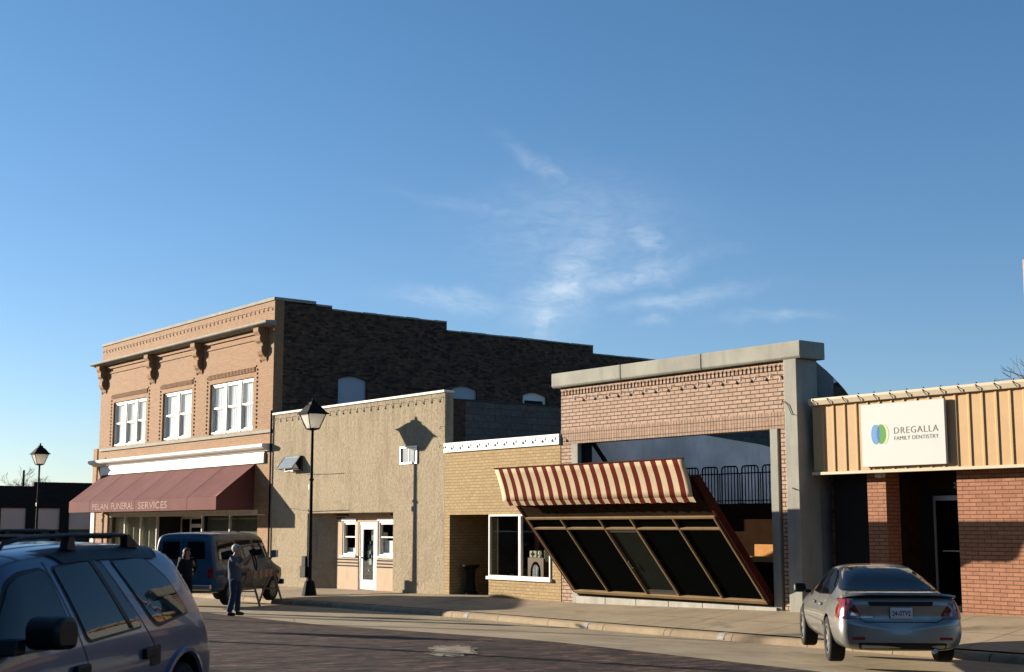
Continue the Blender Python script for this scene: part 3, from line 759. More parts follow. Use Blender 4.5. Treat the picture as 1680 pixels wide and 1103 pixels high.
# things inside the shop window
T = thing('wooden_cabinet', 'brown wooden cabinet with arched opening draped in white cloth behind the shop window', 'cabinet', (-29.25, .5, .38))
c = MB()
arc = [(.28 * math.cos(a), .18 + .30 * math.sin(a)) for a in [math.pi * k / 14 for k in range(15)]]
Y0 = .36
outer_l = [(-.42, 0), (-.28, 0)] + arc[::-1][0:8] + [(0, .58), (-.42, .58)]
outer_r = [(.42, 0), (.28, 0)] + arc[0:8] + [(0, .58), (.42, .58)]
for prof in (outer_l, outer_r): c.prism(prof, lambda p, t: (-29.29 + p[0] * .80, t, .38 + p[1]), Y0, .74)
c.build('case', M['cabinet_wood'], T)
c = MB(); c.box(-29.53, -29.05, .70, .73, .385, .93); c.build('back_panel', M['cabinet_teal'], T)
c = MB()
for i in range(14):
    u0, u1 = -.13 + .30 * i / 14, -.13 + .30 * (i + 1) / 14
    f0, f1 = .335 + .015 * math.sin(i * 1.5), .335 + .015 * math.sin((i + 1) * 1.5)
    t0, t1 = .40 - .9 * (u0 - .02) ** 2 * 4, .40 - .9 * (u1 - .02) ** 2 * 4
    c.face([(-29.29 + u0 * .8, f0, .385), (-29.29 + u1 * .8, f1, .385), (-29.29 + u1 * .8, f1 + .015, .38 + t1), (-29.29 + u0 * .8, f0 + .015, .38 + t0)])
tag(c.build('draped_cloth', M['cloth_white'], smooth=True, fixn=False), 'white cloth hanging down the arched opening of the brown cabinet', 'cloth')
c = MB(); c.box(-29.60, -29.32, .40, .62, .965, 1.14); o = c.build('display_box', M['lampshade'], None, bevel=.01); tag(o, 'small cream box with a dark flower mark on top of the brown cabinet', 'box')
c = MB()
for (u, v) in ((0, .05), (.05, 0), (0, -.05), (-.05, 0), (0, 0)): c.box(-29.46 + u - .028, -29.46 + u + .028, .394, .399, 1.055 + v - .028, 1.055 + v + .028)
c.build('emblem', M['black'], o)
c = MB(); c.lathe([(.0, 0), (.05, 0), (.06, .02), (.02, .05), (.045, .10), (.05, .14), (.03, .18), (0, .19)], (-29.17, .42, .962), 'Z', 12)
tag(c.build('figurine', M['cloth_white'], smooth=True), 'tiny white figurine on the brown cabinet next to the cream box', 'figurine')
T = thing('table_lamp', 'small lamp with cream shade right of the brown cabinet in the shop window', 'lamp', (-28.86, .47, .38))
c = MB(); c.lathe([(.0, 0), (.08, 0), (.08, .02), (.02, .05), (.02, .52), (0, .53)], (-28.86, .47, .38), 'Z', 12); c.build('stem', M['cabinet_wood'], T, smooth=True)
c = MB(); c.lathe([(.0, .48), (.07, .48), (.12, .58), (.12, .78), (.10, .80), (0, .80)], (-28.86, .47, .38), 'Z', 14); c.build('shade', M['lampshade'], T, smooth=True)
for i, (x, r, h) in enumerate(((-30.68, .06, .10), (-30.42, .075, .14))):
    c = MB(); c.lathe([(0, 0), (r * .7, 0), (r, h * .4), (r * .6, h * .8), (r * .75, h), (0, h)], (x, .42, .38), 'Z', 12)
    tag(c.build('display_pot', M['timber'] if i else M['cabinet_wood'], smooth=True), ['small dark brown pot low in the shop window beside its white frame', 'small pale tan pot low in the left pane of the shop window'][i], 'pot')
T = thing('pedestal_bin', 'black pedestal ash bin with flared top in the dark entry of the yellow brick shop', 'bin', (-32.4, .45, -.14))
c = MB(); c.lathe([(.0, 0), (.22, 0), (.22, .04), (.15, .10), (.12, .45), (.14, .72), (.0, .73)], (-32.4, .45, -.14), 'Z', 14); c.build('column', M['black_matt'], T, smooth=True)
c = MB(); c.lathe([(.0, .72), (.15, .72), (.26, .80), (.27, .84), (.22, .84), (.20, .80), (0, .80)], (-32.4, .45, -.14), 'Z', 14); c.build('tray', M['black_matt'], T, smooth=True)
T = thing('wooden_chair', 'brown wooden chair in the shaded entry behind the black ash bin', 'chair', (-31.9, 1.1, -.14))
c = MB(); c.box(-32.1, -31.7, .9, 1.3, .28, .32); c.build('seat', M['cabinet_wood'], T)
c = MB(); c.box(-32.1, -31.7, 1.26, 1.3, .36, .78); c.build('backrest', M['cabinet_wood'], T)
for (x, y) in ((-32.08, .92), (-31.72, .92), (-32.08, 1.28), (-31.72, 1.28)):
    c = MB(); c.box(x - .02, x + .02, y - .02, y + .02, -.14, .28); c.build('leg', M['cabinet_wood'], T)

# ================================================================== roofless brick shell
B5 = thing('open_brick_shell', 'roofless pale rose brick shopfront under a thick concrete coping with a wide empty opening', 'building', (-23.7, 0, -.1))
w = MB(); wall_sheet(w, FX(0), -27.74, -19.972, 4.30, 5.20, [], .3)
w.box(-27.735, -19.975, .005, .3, 5.20, 5.419)
w.build('upper_wall', M['rose_brick'], B5)
w = MB(); w.box(-27.74, -27.32, 0, .4, -1, 3.93); w.build('brick_pier', M['rose_brick'], B5)
w = MB(); w.box(-20.20, -19.972, 0, .4, -1, 3.93); w.build('brick_pier', M['rose_brick'], B5)
w = MB(); w.box(-27.742, -19.97, -.012, .3, 4.115, 4.298); w.box(-27.741, -19.971, -.003, .3, 3.932, 4.113); w.build('soldier_course', M['rose_soldier'], B5)
w = MB(); n = 62
for i in range(n):
    x = -27.70 + i * (27.70 - 20.0) / n
    w.box(x, x + .068, -.012, .004, 5.205, 5.335)
w.box(-27.74, -19.975, -.014, .004, 5.337, 5.418); w.build('brick_trim', M['rose_brick'], B5)
for a, b in ((-27.94, -25.225), (-25.215, -22.425), (-22.415, -19.45)):
    w = MB(); w.prism([(-.17, 5.46), (-.13, 5.42), (.66, 5.42), (.66, 5.80), (-.17, 5.80)], lambda p, t: (t, p[0], p[1]), a, b); w.build('coping', M['concrete'], B5, bevel=.02)
w = MB(); w.box(-19.968, -19.60, -.13, .55, -1, 5.417); w.build('pilaster', M['concrete'], B5, bevel=.015)
w = MB(); w.box(-27.318, -27.07, -.01, .42, -1, 3.928); w.build('post', M['concrete'], B5, bevel=.01)
w = MB(); w.box(-20.50, -20.28, -.02, .3, -1, 3.928); w.build('post', M['concrete'], B5, bevel=.01)
w = MB(); w.box(-27.069, -26.86, .12, .3, -1, 3.928); w.build('inner_post', M['steel_black'], B5)
w = MB(); w.box(-20.279, -20.202, .1, .3, -1, 3.928); w.build('inner_post', M['steel_black'], B5)
n = 6
for i in range(n):
    a, b = -27.10 + i * 6.72 / n, -27.10 + (i + 1) * 6.72 / n
    w = MB(); w.box(a + .006, b - .006, -.07, .25, -.8, .045 + .012 * (i / 5)); w.build('foundation_block', M['white_block'], B5, bevel=.012)
def curve_wall(x0, x1, pts, mat, name):
    m = MB(); m.prism(pts, lambda p, t: (t, p[0], p[1]), x0, x1); return m.build(name, mat, B5)
prof = [(.3, -1), (.3, 5.40), (.62, 5.36), (.9, 5.22), (1.27, 5.0), (1.5, 4.84), (1.67, 4.69), (2.2, 4.5), (3.5, 4.38), (4.8, 4.34), (6.0, 4.24), (7.1, 4.16), (7.6, 4.08), (9, 3.9), (11, 3.8), (11, -1)]
curve_wall(-27.62, -27.20, prof, M['plaster_grey'], 'left_wall')
curve_wall(-19.96, -19.62, [(p[0] + (.26 if p[0] < .5 else 0), p[1]) for p in prof], M['plaster_grey'], 'right_wall')
w = MB(); w.box(-27.2, -19.96, 10.7, 11, -1, 3.6); w.build('rear_wall', M['plaster_grey'], B5)
w = MB(); w.face([(-27.2, .3, -.05), (-19.96, .3, -.05), (-19.96, 10.7, -.05), (-27.2, 10.7, -.05)]); w.build('slab', M['concrete'], B5)
w = MB(); w.prism([(1.0, 2.9), (2.6, 2.9), (2.6, 4.43), (1.67, 4.685), (1.27, 4.99), (1.12, 4.95)], lambda p, t: (t, p[0], p[1]), -19.618, -19.612); w.build('bare_brick_patch', M['old_brick'], B5)
w = MB(); w.prism([(.552, -1), (2.6, -1), (2.6, 2.898), (1.0, 2.898), (1.118, 4.95), (1.12, 5.085), (.9, 5.205), (.62, 5.345), (.552, 5.36)], lambda p, t: (t, p[0], p[1]), -19.618, -19.612); w.build('outer_render', M['grey_dark'], B5)
bulbs(B5, [(-27.05 + i * .447, -.10, 5.12) for i in range(16)] + [(-20.06, -.10, 5.05), (-20.06, -.1, 4.72)])
w = MB(); w.tube([(-20.15, -.02, 4.42), (-20.0, -.15, 4.52), (-19.85, -.15, 4.42), (-19.75, -.15, 4.20), (-19.66, -.15, 4.19)], .008, 5)
w.tube([(-19.80, -.135, 2.62), (-19.68, -.16, 2.58)], .012, 5); w.build('cable', M['wire'], B5)

# ---- tilting storefront: hinged at its foot, leaning out over the pavement
TF = thing('tilting_storefront', 'tan framed shop front leaning out over the sidewalk with a red and cream striped awning', 'storefront', (-23.8, -.04, .10))
SA, CA = math.sin(R(40.66)), math.cos(R(40.66))
def tp(x, v, n_=0.0):       # v up the panel, n_ outward
    return (x, -.04 - v * SA - n_ * CA, .10 + v * CA - n_ * SA)
def tbox(mb, x0, x1, v0, v1, n0, n1, mi=0):
    ps = [tp(x, v, q) for q in (n0, n1) for (x, v) in ((x0, v0), (x1, v0), (x1, v1), (x0, v1))]
    mb.add(ps, [(3, 2, 1, 0), (4, 5, 6, 7), (0, 1, 5, 4), (1, 2, 6, 5), (2, 3, 7, 6), (3, 0, 4, 7)], mi)
mx = [-27.03, -25.74, -24.34, -23.26, -21.88, -20.62]
w = MB(); tbox(w, -27.05, -20.52, 0, .075, -.20, .03); w.build('base_board', M['brown_wood'], TF)
f = MB()
tbox(f, -27.05, -20.57, .08, .17, -.02, .07)
for x in mx: tbox(f, x - .024, x + .024, .17, 2.50, -.02, .055)
for a, b in zip(mx, mx[1:]):
    tbox(f, a + .024, b - .024, 2.175, 2.230, -.02, .05)
tbox(f, -27.05, -20.57, 2.50, 2.56, -.02, .06)
f.build('frame', M['bronze'], TF, bevel=.006)
for i, (a, b) in enumerate(zip(mx, mx[1:])):
    for (v0, v1) in ((.17, 2.175), (2.230, 2.50)):
        g = MB(); tbox(g, a + .024, b - .024, v0, v1, -.005, .008)
        door = (i == 2 and v0 < 1)
        o = g.build('door_glass' if door else 'pane', M['teal_glass'] if door else M['dark_glass'], TF)
        if door:
            h = MB(); tbox(h, a + .035, b - .035, .18, .30, .012, .03); tbox(h, a + .035, a + .075, .30, 2.15, .012, .03); tbox(h, b - .075, b - .035, .30, 2.15, .012, .03); tbox(h, a + .075, b - .075, 2.08, 2.15, .012, .03)
            do = h.build('door_rail', M['dark_alu'], TF)
            h = MB(); h.tube([tp(a + .10, 1.0, .035), tp(a + .10, 1.0, .07), tp(a + .10, 1.2, .07), tp(a + .10, 1.2, .035)], .01, 6); h.build('handle', M['alu'], do)
w = MB(); tbox(w, -27.05, -20.57, 2.562, 3.50, -.02, .02); w.build('fascia_board', M['brown_wood'], TF)
w = MB(); tbox(w, -20.568, -20.50, .08, 3.54, -.15, .035); w.build('side_board', M['red_brown'], TF)
w = MB(); tbox(w, -27.14, -27.052, .08, 3.54, -.15, .035); w.build('side_board', M['red_brown'], TF)
w = MB(); tbox(w, -27.05, -20.57, .08, 3.50, -.15, -.11); tbox(w, -27.05, -20.57, 3.46, 3.535, -.11, -.022); w.build('back_board', M['red_brown'], TF)
w = MB(); tbox(w, -27.0, -20.62, .2, 3.4, -.10, -.085); w.build('inner_lining', M['black_matt'], TF)
# awning cloth
aw = MB(); N = 40
A0, A1, A2 = (-2.60, 3.20), (-2.335, 2.42), (-2.245, 2.305)
xs = [-27.20 + (27.20 - 20.60) * i / N for i in range(N + 1)]
def wav(x, k): return .006 * math.sin(x * 1.3 + k * .4) + .0012 * math.sin(x * 6)
rows = []
for j in range(7):
    t = j / 6; rows.append([(x, A0[0] + (A1[0] - A0[0]) * t + .03 * math.sin(math.pi * t) + wav(x, 0), A0[1] + (A1[1] - A0[1]) * t) for x in xs])
for r0, r1 in zip(rows, rows[1:]):
    for i in range(N): aw.face([r0[i], r0[i + 1], r1[i + 1], r1[i]])
awn = aw.build('awning', M['stripe_awning'], TF, smooth=True, fixn=False)
md = awn.modifiers.new('cloth', 'SOLIDIFY'); md.thickness = .006
va = MB()
for i in range(N):
    a, b = xs[i], xs[i + 1]
    va.face([rows[-1][i], rows[-1][i + 1], (b, A2[0] + wav(b, 3) * 2, A2[1] + .012 * math.cos(b * 18.5)), (a, A2[0] + wav(a, 3) * 2, A2[1] + .012 * math.cos(a * 18.5))])
va.build('valance', M['stripe_awning'], awn, fixn=False, smooth=True)
w = MB(); w.tube([(-27.2, A0[0], A0[1] + .012), (-20.6, A0[0], A0[1] + .012)], .022, 8); w.tube([(-27.2, A1[0] + .03, A1[1] + .01), (-20.6, A1[0] + .03, A1[1] + .01)], .014, 6); w.build('awning_rail', M['red_brown'], awn, smooth=True)
w = MB()
for x in (-27.16, -20.64): w.prism([(A0[0] + .02, A0[1]), (A0[0] + .05, A0[1] - .06), (A1[0] + .06, A1[1] + .03), tp(x, 2.95, .02)[1:], tp(x, 3.45, .03)[1:]], lambda p, t: (t, p[0], p[1]), x - .006, x + .006)
w.build('awning_end', M['red_brown'], awn)
w = MB(); w.face([(-27.15, A0[0] + .02, A0[1]), (-20.65, A0[0] + .02, A0[1]), tp(-20.65, 3.52, .03), tp(-27.15, 3.52, .03)]); w.build('awning_top', M['red_brown'], awn, fixn=False)
for x in (-27.18, -23.9, -20.62):
    w = MB(); w.tube([(x, A1[0] + .03, A1[1] + .01), tp(x, 2.95, .02)], .014, 6); w.build('awning_arm', M['steel_black'], awn, smooth=True)
w = MB(); w.tube([(-26.82, .30, 3.95), (-26.82, .95, 3.22), (-26.82, 1.7, 2.4)], .06, 8); w.build('lifting_strut', M['steel_black'], TF, smooth=True)

# ---- bleachers and railing in the shell
T = thing('bleachers', 'wooden tiers of seating, coloured dark as in shade, with sun coloured plywood end seats inside the roofless brick shell', 'bleachers', (-23.8, 1.5, -.05))
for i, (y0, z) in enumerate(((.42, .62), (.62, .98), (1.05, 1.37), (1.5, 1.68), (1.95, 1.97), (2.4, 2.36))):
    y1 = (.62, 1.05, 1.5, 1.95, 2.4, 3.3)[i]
    s = MB(); s.box(-26.6, -20.62 if i != 1 else -21.05, y0, y1, -.05, z); s.build('tier', M['tier_shade_wood'], T, bevel=.01)
s = MB(); s.box(-21.96, -20.64, .99, 1.046, .985, 1.39); s.build('sun_patch_slab', M['sun_patch_wood'], T, bevel=.01)  # slabs added in a sunlit colour where the sun patch falls
s = MB(); s.box(-22.3, -20.64, .90, .985, .985, 1.12); s.build('sun_patch_slab', M['sun_patch_wood'], T, bevel=.01)
T = thing('railing', 'black looped steel railing along the top tier of the plywood bleachers', 'railing', (-23.8, 2.6, 2.36))
r_ = MB(); yb = 2.6
x = -26.55
r_.tube([(-26.6, yb, 3.12), (-20.62, yb, 3.12)], .016, 6)
r_.tube([(-26.6, yb, 2.44), (-20.62, yb, 2.44)], .012, 6)
while x + .52 < -20.5:
    w_ = .54; e = .09
    loop = [(x, yb, 2.36)] + [(x + e * (1 - math.cos(a)), yb, 3.30 - e + e * math.sin(a)) for a in [k * math.pi / 8 for k in range(5)]]
    loop += [(x + w_ - e + e * math.sin(a), yb, 3.30 - e + e * math.cos(a)) for a in [k * math.pi / 8 for k in range(5)]] + [(x + w_, yb, 2.36)]
    r_.tube(loop, .019, 6)
    for k in (1, 2, 3, 4): r_.tube([(x + w_ * k / 5, yb, 2.36), (x + w_ * k / 5, yb, 3.30)], .014, 6)
    r_.tube([(x + w_ + .075, yb, 2.36), (x + w_ + .075, yb, 3.12)], .014, 6)
    x += w_ + .15
r_.build('rail_panel', M['steel_black'], T, smooth=True)
r_ = MB()
for x in (-26.55, -23.8, -20.9): r_.box(x - .06, x + .06, yb - .05, yb + .05, 2.362, 2.375)
r_.build('base_plate', M['steel_black'], T)

# ================================================================== dental office
B4 = thing('brick_office', 'single storey red brick office with tan ribbed metal fascia and a shaded entry', 'building', (-15, .5, .1))
yf, yb_ = .15, .50
w = MB(); wall_sheet(w, FX(yb_), -16.14, -9, -1, 2.95, [], .25); w.build('front_wall', M['red_brick'], B4)
w = MB(); w.box(-18.31, -17.84, yb_, .95, -1, 2.95); w.build('pier', M['red_brick'], B4)
w = MB(); w.box(-16.14, -15.9, yb_ + .25, 2.2, -1, 2.95); w.build('entry_return', M['red_brick'], B4)
w = MB(); w.box(-19.3, -18.31, .62, .68, -1, 2.95); w.build('side_panel', M['black_matt'], B4)
w = MB(); w.box(-17.84, -17.78, .95, 2.0, -1, 2.95); w.box(-19.3, -9, yf + .06, 2.4, 2.952, 3.0); w.build('soffit', M['brown_wood'], B4)
w = MB(); w.box(-17.78, -17.42, 1.55, 1.62, -1, 2.95); w.box(-17.42, -16.14, 1.55, 1.62, 2.43, 2.95); w.build('entry_wall', M['black_matt'], B4)
d = MB(); d.box(-17.42, -17.37, 1.5, 1.56, .05, 2.43); d.box(-17.37, -16.14, 1.5, 1.56, 2.33, 2.43); d.box(-16.20, -16.14, 1.5, 1.56, .05, 2.33); d.box(-17.37, -16.2, 1.5, 1.56, .05, .2)
do = d.build('door', M['alu'], B4)
d = MB(); d.box(-17.37, -16.2, 1.52, 1.54, .2, 2.33); d.build('pane', M['dark_glass'], do)
d = MB(); d.tube([(-17.2, 1.47, 1.30), (-16.35, 1.47, 1.30)], .018, 8); d.box(-16.36, -16.22, 1.44, 1.50, 1.22, 1.36); d.build('handle', M['alu'], do)
vs, fs = text_mesh('204', .26, .12, .01); d = MB(); d.add([(-16.95 + u, 1.545, 2.58 + v) for u, v in vs], fs); d.build('house_number', M['alu'], B4, fixn=False)
# ribbed fascia
rb = MB(); prof = []; x = -19.42
while x < -9:
    prof += [(x, 0), (x + .225, 0), (x + .247, -.022), (x + .290, -.022)]; x += .30
pts = [(p[0], yf + p[1]) for p in prof]
for (xa, ya), (xb, yb2) in zip(pts, pts[1:]): rb.face([(xa, ya, 2.95), (xb, yb2, 2.95), (xb, yb2, 4.37), (xa, ya, 4.37)])
rb.face([(pts[0][0], yf, 2.95), (pts[0][0], yf, 4.37), (pts[0][0], yf + .5, 4.37), (pts[0][0], yf + .5, 2.95)])
rb.build('metal_fascia', M['tan_metal'], B4, fixn=False)
w = MB(); w.box(-19.43, -9, yf - .07, yf + .05, 2.885, 2.948); w.build('drip_trim', M['cream_metal'], B4, bevel=.008)
w = MB(); w.prism([(yf - .14, 4.52), (yf - .14, 4.47), (yf - .10, 4.375), (yf + .10, 4.375), (yf + .12, 4.52)], lambda p, t: (t, p[0], p[1]), -19.43, -9); g = w.build('gutter', M['cream_metal'], B4, bevel=.006)
for i in range(26):
    x = -19.3 + i * .4
    w = MB(); w.tube([(x, yf - .145, 4.50), (x + .05, yf - .16, 4.44), (x + .08, yf - .12, 4.385)], .008, 5); w.lathe([(0, 0), (.012, 0), (.016, .025), (0, .035)], (x, yf - .10, 4.52), 'Z', 6); w.build('gutter_clip', M['steel_black'], B4)
w = MB(); w.box(-17.95, -17.8, .3, .45, 2.80, 2.95); w.build('soffit_light', M['white_dirty'], B4)
w = MB(); w.box(-19.42, -9, .6, 14, 4.3, 4.44); w.build('roof', M['roofing'], B4)
w = MB(); w.box(-9.2, -9, .7, 14, -1, 4.3); w.box(-19.42, -9.2, 13.8, 14, -1, 4.3); w.box(-19.42, -19.3, .7, 13.8, -1, 4.3); w.build('side_wall', M['old_brick'], B4)
# sign
SG = thing('sign_board', 'white dentist sign with blue and green oval logo on the tan metal fascia', 'sign', (-17.1, yf - .06, 3.02))
w = MB(); w.box(-18.04, -16.03, yf - .12, yf - .05, 3.01, 4.29); w.build('panel', M['sign_white'], SG, bevel=.004)
ys = yf - .123
def ell(mb, cx, cz, rx, rz, y, mi, clip=None):
    pts = [(cx + rx * math.cos(2 * math.pi * k / 48), cz + rz * math.sin(2 * math.pi * k / 48)) for k in range(48)]
    if clip: pts = [(min(max(p[0], clip[0]), clip[1]), p[1]) for p in pts]
    mb.face([(p[0], y, p[1]) for p in pts], mi)
def ctr(u): return -17.79 + u      # sign-local
lg = MB(); cz = 3.665
ell(lg, ctr(.30), cz, .13, .205, ys, 2)
ell(lg, ctr(.24), cz, .125, .20, ys - .001, 1)
ell(lg, ctr(.235), cz, .11, .19, ys - .002, 3, (ctr(.13), ctr(.185)))
ell(lg, ctr(.10), cz, .105, .20, ys - .003, 0)
ell(lg, ctr(.235), cz, .105, .17, ys - .004, 4, (ctr(.135), ctr(.185)))
lg.build('logo', [M['sign_blue'], M['sign_green'], M['sign_pale'], M['sign_olive'], M['sign_deep']], SG, fixn=False)
lt = MB()
for s, wd, h, z, sp in (('DREGALLA', 1.05, .13, 3.655, 1.15), ('FAMILY DENTISTRY', 1.05, .078, 3.525, 1.05)):
    vs, fs = text_mesh(s, wd, h, -.006, sp); lt.add([(-17.23 + u, ys - .001, z + v) for u, v in vs], fs)
lt.build('lettering', M['sign_grey'], SG, fixn=False)

# ================================================================== street lamps
def make_lamp(label, loc, box=True):
    L = thing('street_lamp', label, 'street lamp', loc, 0, 'street lamps along the kerb')
    x, y, z = loc
    m = MB(); m.lathe([(.0, 0), (.25, 0), (.24, .06), (.17, .42), (.15, .50), (.09, .54), (0, .55)], loc, 'Z', 8, ph=R(22.5)); m.build('base', M['black'], L)
    m = MB(); m.lathe([(.0, .5), (.065, .5), (.06, 1.4), (.05, 3.0), (.042, 5.20), (0, 5.21)], loc, 'Z', 12)
    for h in (1.2, 3.62): m.lathe([(.0, h), (.075, h), (.075, h + .06), (0, h + .06)], loc, 'Z', 12)
    m.tube([(x + .02, y, z + 2.55), (x - .16, y - .02, z + 2.72)], .014, 6)
    m.build('pole', M['black'], L, smooth=True)
    m = MB(); m.box(x - .10, x - .045, y - .05, y + .05, z + 3.35, z + 3.5); m.build('bracket', M['white'], L)
    # square tapered lantern
    r0, r1, z0, z1 = .21, .42, 5.25, 5.70
    ph = R(42)
    m = MB(); m.lathe([(r0, z0 + .02), (r1, z1)], loc, 'Z', 4, ph=ph); m.f = m.f[:-2]; m.m = m.m[:-2]; m.build('lamp_glass', M['lamp_glass'], L)
    m = MB()
    for k in range(4):
        a = ph + k * math.pi / 2
        m.tube([(x + (r0 + .01) * math.cos(a), y + (r0 + .01) * math.sin(a), z + z0), (x + (r1 + .01) * math.cos(a), y + (r1 + .01) * math.sin(a), z + z1)], .016, 6)
    m.lathe([(.06, z0 - .06), (r0 + .02, z0 - .02), (r0 + .02, z0 + .018)], loc, 'Z', 4, ph=ph)
    m.build('lantern_frame', M['black'], L)
    m = MB(); m.lathe([(r1 + .11, z1 + .003), (r1 + .12, z1 + .02), (r1 + .01, z1 + .09), (.28, z1 + .24), (.20, z1 + .30), (.15, z1 + .31), (.14, z1 + .38), (.05, z1 + .42), (0, z1 + .43)], loc, 'Z', 4, ph=ph)
    m.lathe([(.03, z1 + .42), (.045, z1 + .46), (.02, z1 + .52), (0, z1 + .53)], loc, 'Z', 8); m.build('lantern_roof', M['black'], L)
    if box:
        m = MB(); m.box(x - .42, x - .08, y - .12, y + .12, z + .62, z + .98); m.box(x - .38, x - .14, y - .09, y + .09, z + .983, z + 1.28); m.box(x - .09, x + .02, y - .03, y + .03, z + .75, z + .80); m.build('control_box', M['black_matt'], L, bevel=.012)
    return L
lamp = make_lamp('black lantern street lamp standing before the stucco building', (-38.0, -1.67, -.40))
def copy_tree(o, parent=None):
    c = o.copy(); COL.objects.link(c)
    if parent is not None: c.parent = parent
    for ch in o.children: copy_tree(ch, c)
    return c
l2 = copy_tree(lamp); l2['label'] = 'smaller looking black street lamp far down the street beyond the maroon awning'
l2.location = (-63.1, -1.75, -.63)
for ch in list(l2.children):
    if ch.name.startswith('control_box'): bpy.data.objects.remove(ch)

# ================================================================== far building, trees, poles
T = thing('far_building', 'long low dark brick building across the side street with pale window panels', 'building', (-90, 10, -.6))
fx = -84.0
w = MB(); wins = [(3.12 + (i - 2) * 2.07, 3.12 + (i - 2) * 2.07 + 1.5, 1.0, 2.9) for i in range(9)]
wall_sheet(w, SX(fx), -8, 5.0, -1, 4.22, [q for q in wins if q[1] < 5], .3); wall_sheet(w, SX(fx), 5.0, 40, -1, 4.42, [q for q in wins if q[0] > 5], .3)
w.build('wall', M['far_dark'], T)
for q in wins:
    if q[0] < 5 < q[1]: continue
    p = MB(); p.box(fx - .28, fx - .10, q[0], q[1], 1.62, q[3]); pp = p.build('window', M['pale_panel'], T)
    p = MB(); p.box(fx - .28, fx - .13, q[0], q[1], q[2], 1.58); p.build('pane', M['olive_blind'], pp)
    p = MB(); p.box(fx - .28, fx - .06, q[0], q[1], 1.582, 1.618); p.build('window_rail', M['black'], pp)
w = MB(); w.box(fx - 12, fx - .3, -8, 40, 3.5, 3.9); w.build('roof', M['roofing'], T)
w = MB(); w.box(fx - .35, fx + .03, 5.0, 40, 4.423, 4.48); w.build('coping', M['black_matt'], T)
# narrow brick pier and white post of the next shop beside the big brick building
T = thing('brick_pier', 'narrow brown brick pier with white foot left of the tan brick building', 'pier', (-61.1, .2, -.35))
w = MB(); w.box(-61.4, -60.95, .12, .6, 3.7, 5.3); w.build('upper_brick', M['tan_brick'], T)
w = MB(); w.box(-61.38, -60.97, .10, .6, -.4, 3.69); w.build('painted_post', M['white_dirty'], T)

def tree(name, label, loc, h, spread, seed, group=None):
    rnd = random.Random(seed)
    T = thing(name, label, 'tree', loc, 0, group)
    trunk, crown = MB(), MB()
    def grow(mb, p, d, L, r, depth):
        q = p + d * L
        mid = p + d * L * .5 + Vector((rnd.uniform(-1, 1), rnd.uniform(-1, 1), rnd.uniform(-1, 1))) * L * .06
        mb.tube([p, mid, q], [r, r * .85, r * .68], 5 if depth < 3 else 3, cap=False)
        if depth >= 7 or r < .006: return
        for k in range(3 if depth in (0, 1) else rnd.choice((2, 2, 3))):
            ax = d.orthogonal().normalized(); ax.rotate(Matrix.Rotation(rnd.uniform(0, 6.28), 3, d))
            nd_ = d.copy(); nd_.rotate(Matrix.Rotation(rnd.uniform(.25, .75) * spread, 3, ax))
            nd_ = (nd_ + Vector((0, 0, .12))).normalized()
            grow(crown, q, nd_, L * rnd.uniform(.66, .86), r * .66, depth + 1)
    base = Vector(loc)
    grow(trunk, base, Vector((0, 0, 1)), h * .26, h * .022, 0)
    trunk.build('trunk', M['bark'], T, smooth=True, fixn=False); crown.build('crown', M['bark'], T, fixn=False)
    return T
tree('bare_tree', 'leafless tree showing above the office roof at the right edge of the sky', (-48.6, 60, -1.2), 14.6, 1.1, 4, 'bare winter trees')
tree('bare_tree', 'low hazy leafless tree rising over the roof of the far dark building', (-146, 36, -1.2), 9.6, 1.2, 9, 'bare winter trees')
tree('bare_tree', 'leafless tree at the very left edge above the far dark building', (-153, 27, -1.2), 9.2, 1.2, 12, 'bare winter trees')

T = thing('utility_pole', 'tall weathered wooden utility pole cut by the right edge of the picture', 'utility pole', (-32.45, 30, -1.2))
w = MB(); w.tube([(-32.45, 30, -1.2), (-32.45, 30, 13.2)], [.21, .15], 10); w.build('shaft', M['pole_wood'], T, smooth=True)
T = thing('utility_pole', 'thin dark pole standing on the skyline beside the bare trees at far left', 'utility pole', (-132, 20, -1.2))
w = MB(); w.tube([(-132, 20, -1.2), (-132, 20, 7.1)], [.14, .11], 8); w.build('shaft', M['black_matt'], T, smooth=True)
w = MB(); w.box(-132.2, -131.8, 19.8, 20.2, 5.0, 5.35); w.build('transformer', M['white_dirty'], T)

# row of shops on the camera's side of the street, behind the camera
T = thing('near_shop_row', 'low dark brick shop row on the near side of the street, behind the viewer', 'building', (-30, -30, 0))
w = MB()
for a, b, h in ((-420, -95, 6.0), (-95, -62, 5.2), (-62, -44, 6.2), (-44, -31, 5.0), (-31, -12, 5.6), (-12, 8, 5.2), (8, 40, 6.4)):
    w.box(a, b - .01, -42, -29.5, -1, h)
w.build('wall', M['old_brick_x'], T)
w = MB()
for i in range(30):
    x = -92 + i * 4.3
    w.box(x, x + 3.0, -29.5, -29.44, .5, 2.9)
w.build('shop_windows', M['dark_glass'], T)

for i, (x, lab) in enumerate(((-41.8, 'tall timber pole on the near kerb whose thin shadow crosses the brick street'), (-57.4, 'second timber pole on the near kerb farther up the street, outside the view'))):
    T = thing('utility_pole', lab, 'utility pole', (x, -22.3, 0))
    w = MB(); w.tube([(x, -22.3, -.1), (x, -22.3, 9.2)], [.13, .09], 10); w.build('shaft', M['pole_wood'], T, smooth=True)
shadow_lamp = copy_tree(lamp); shadow_lamp['label'] = 'unseen black lantern street lamp added on the near side to cast a shadow band on the road'
shadow_lamp.location = (-49.6, -22.9, -.03); shadow_lamp.scale = (1.2, 1.2, 1.0)  # unseen lamp, added and widened for the shadow band on the road

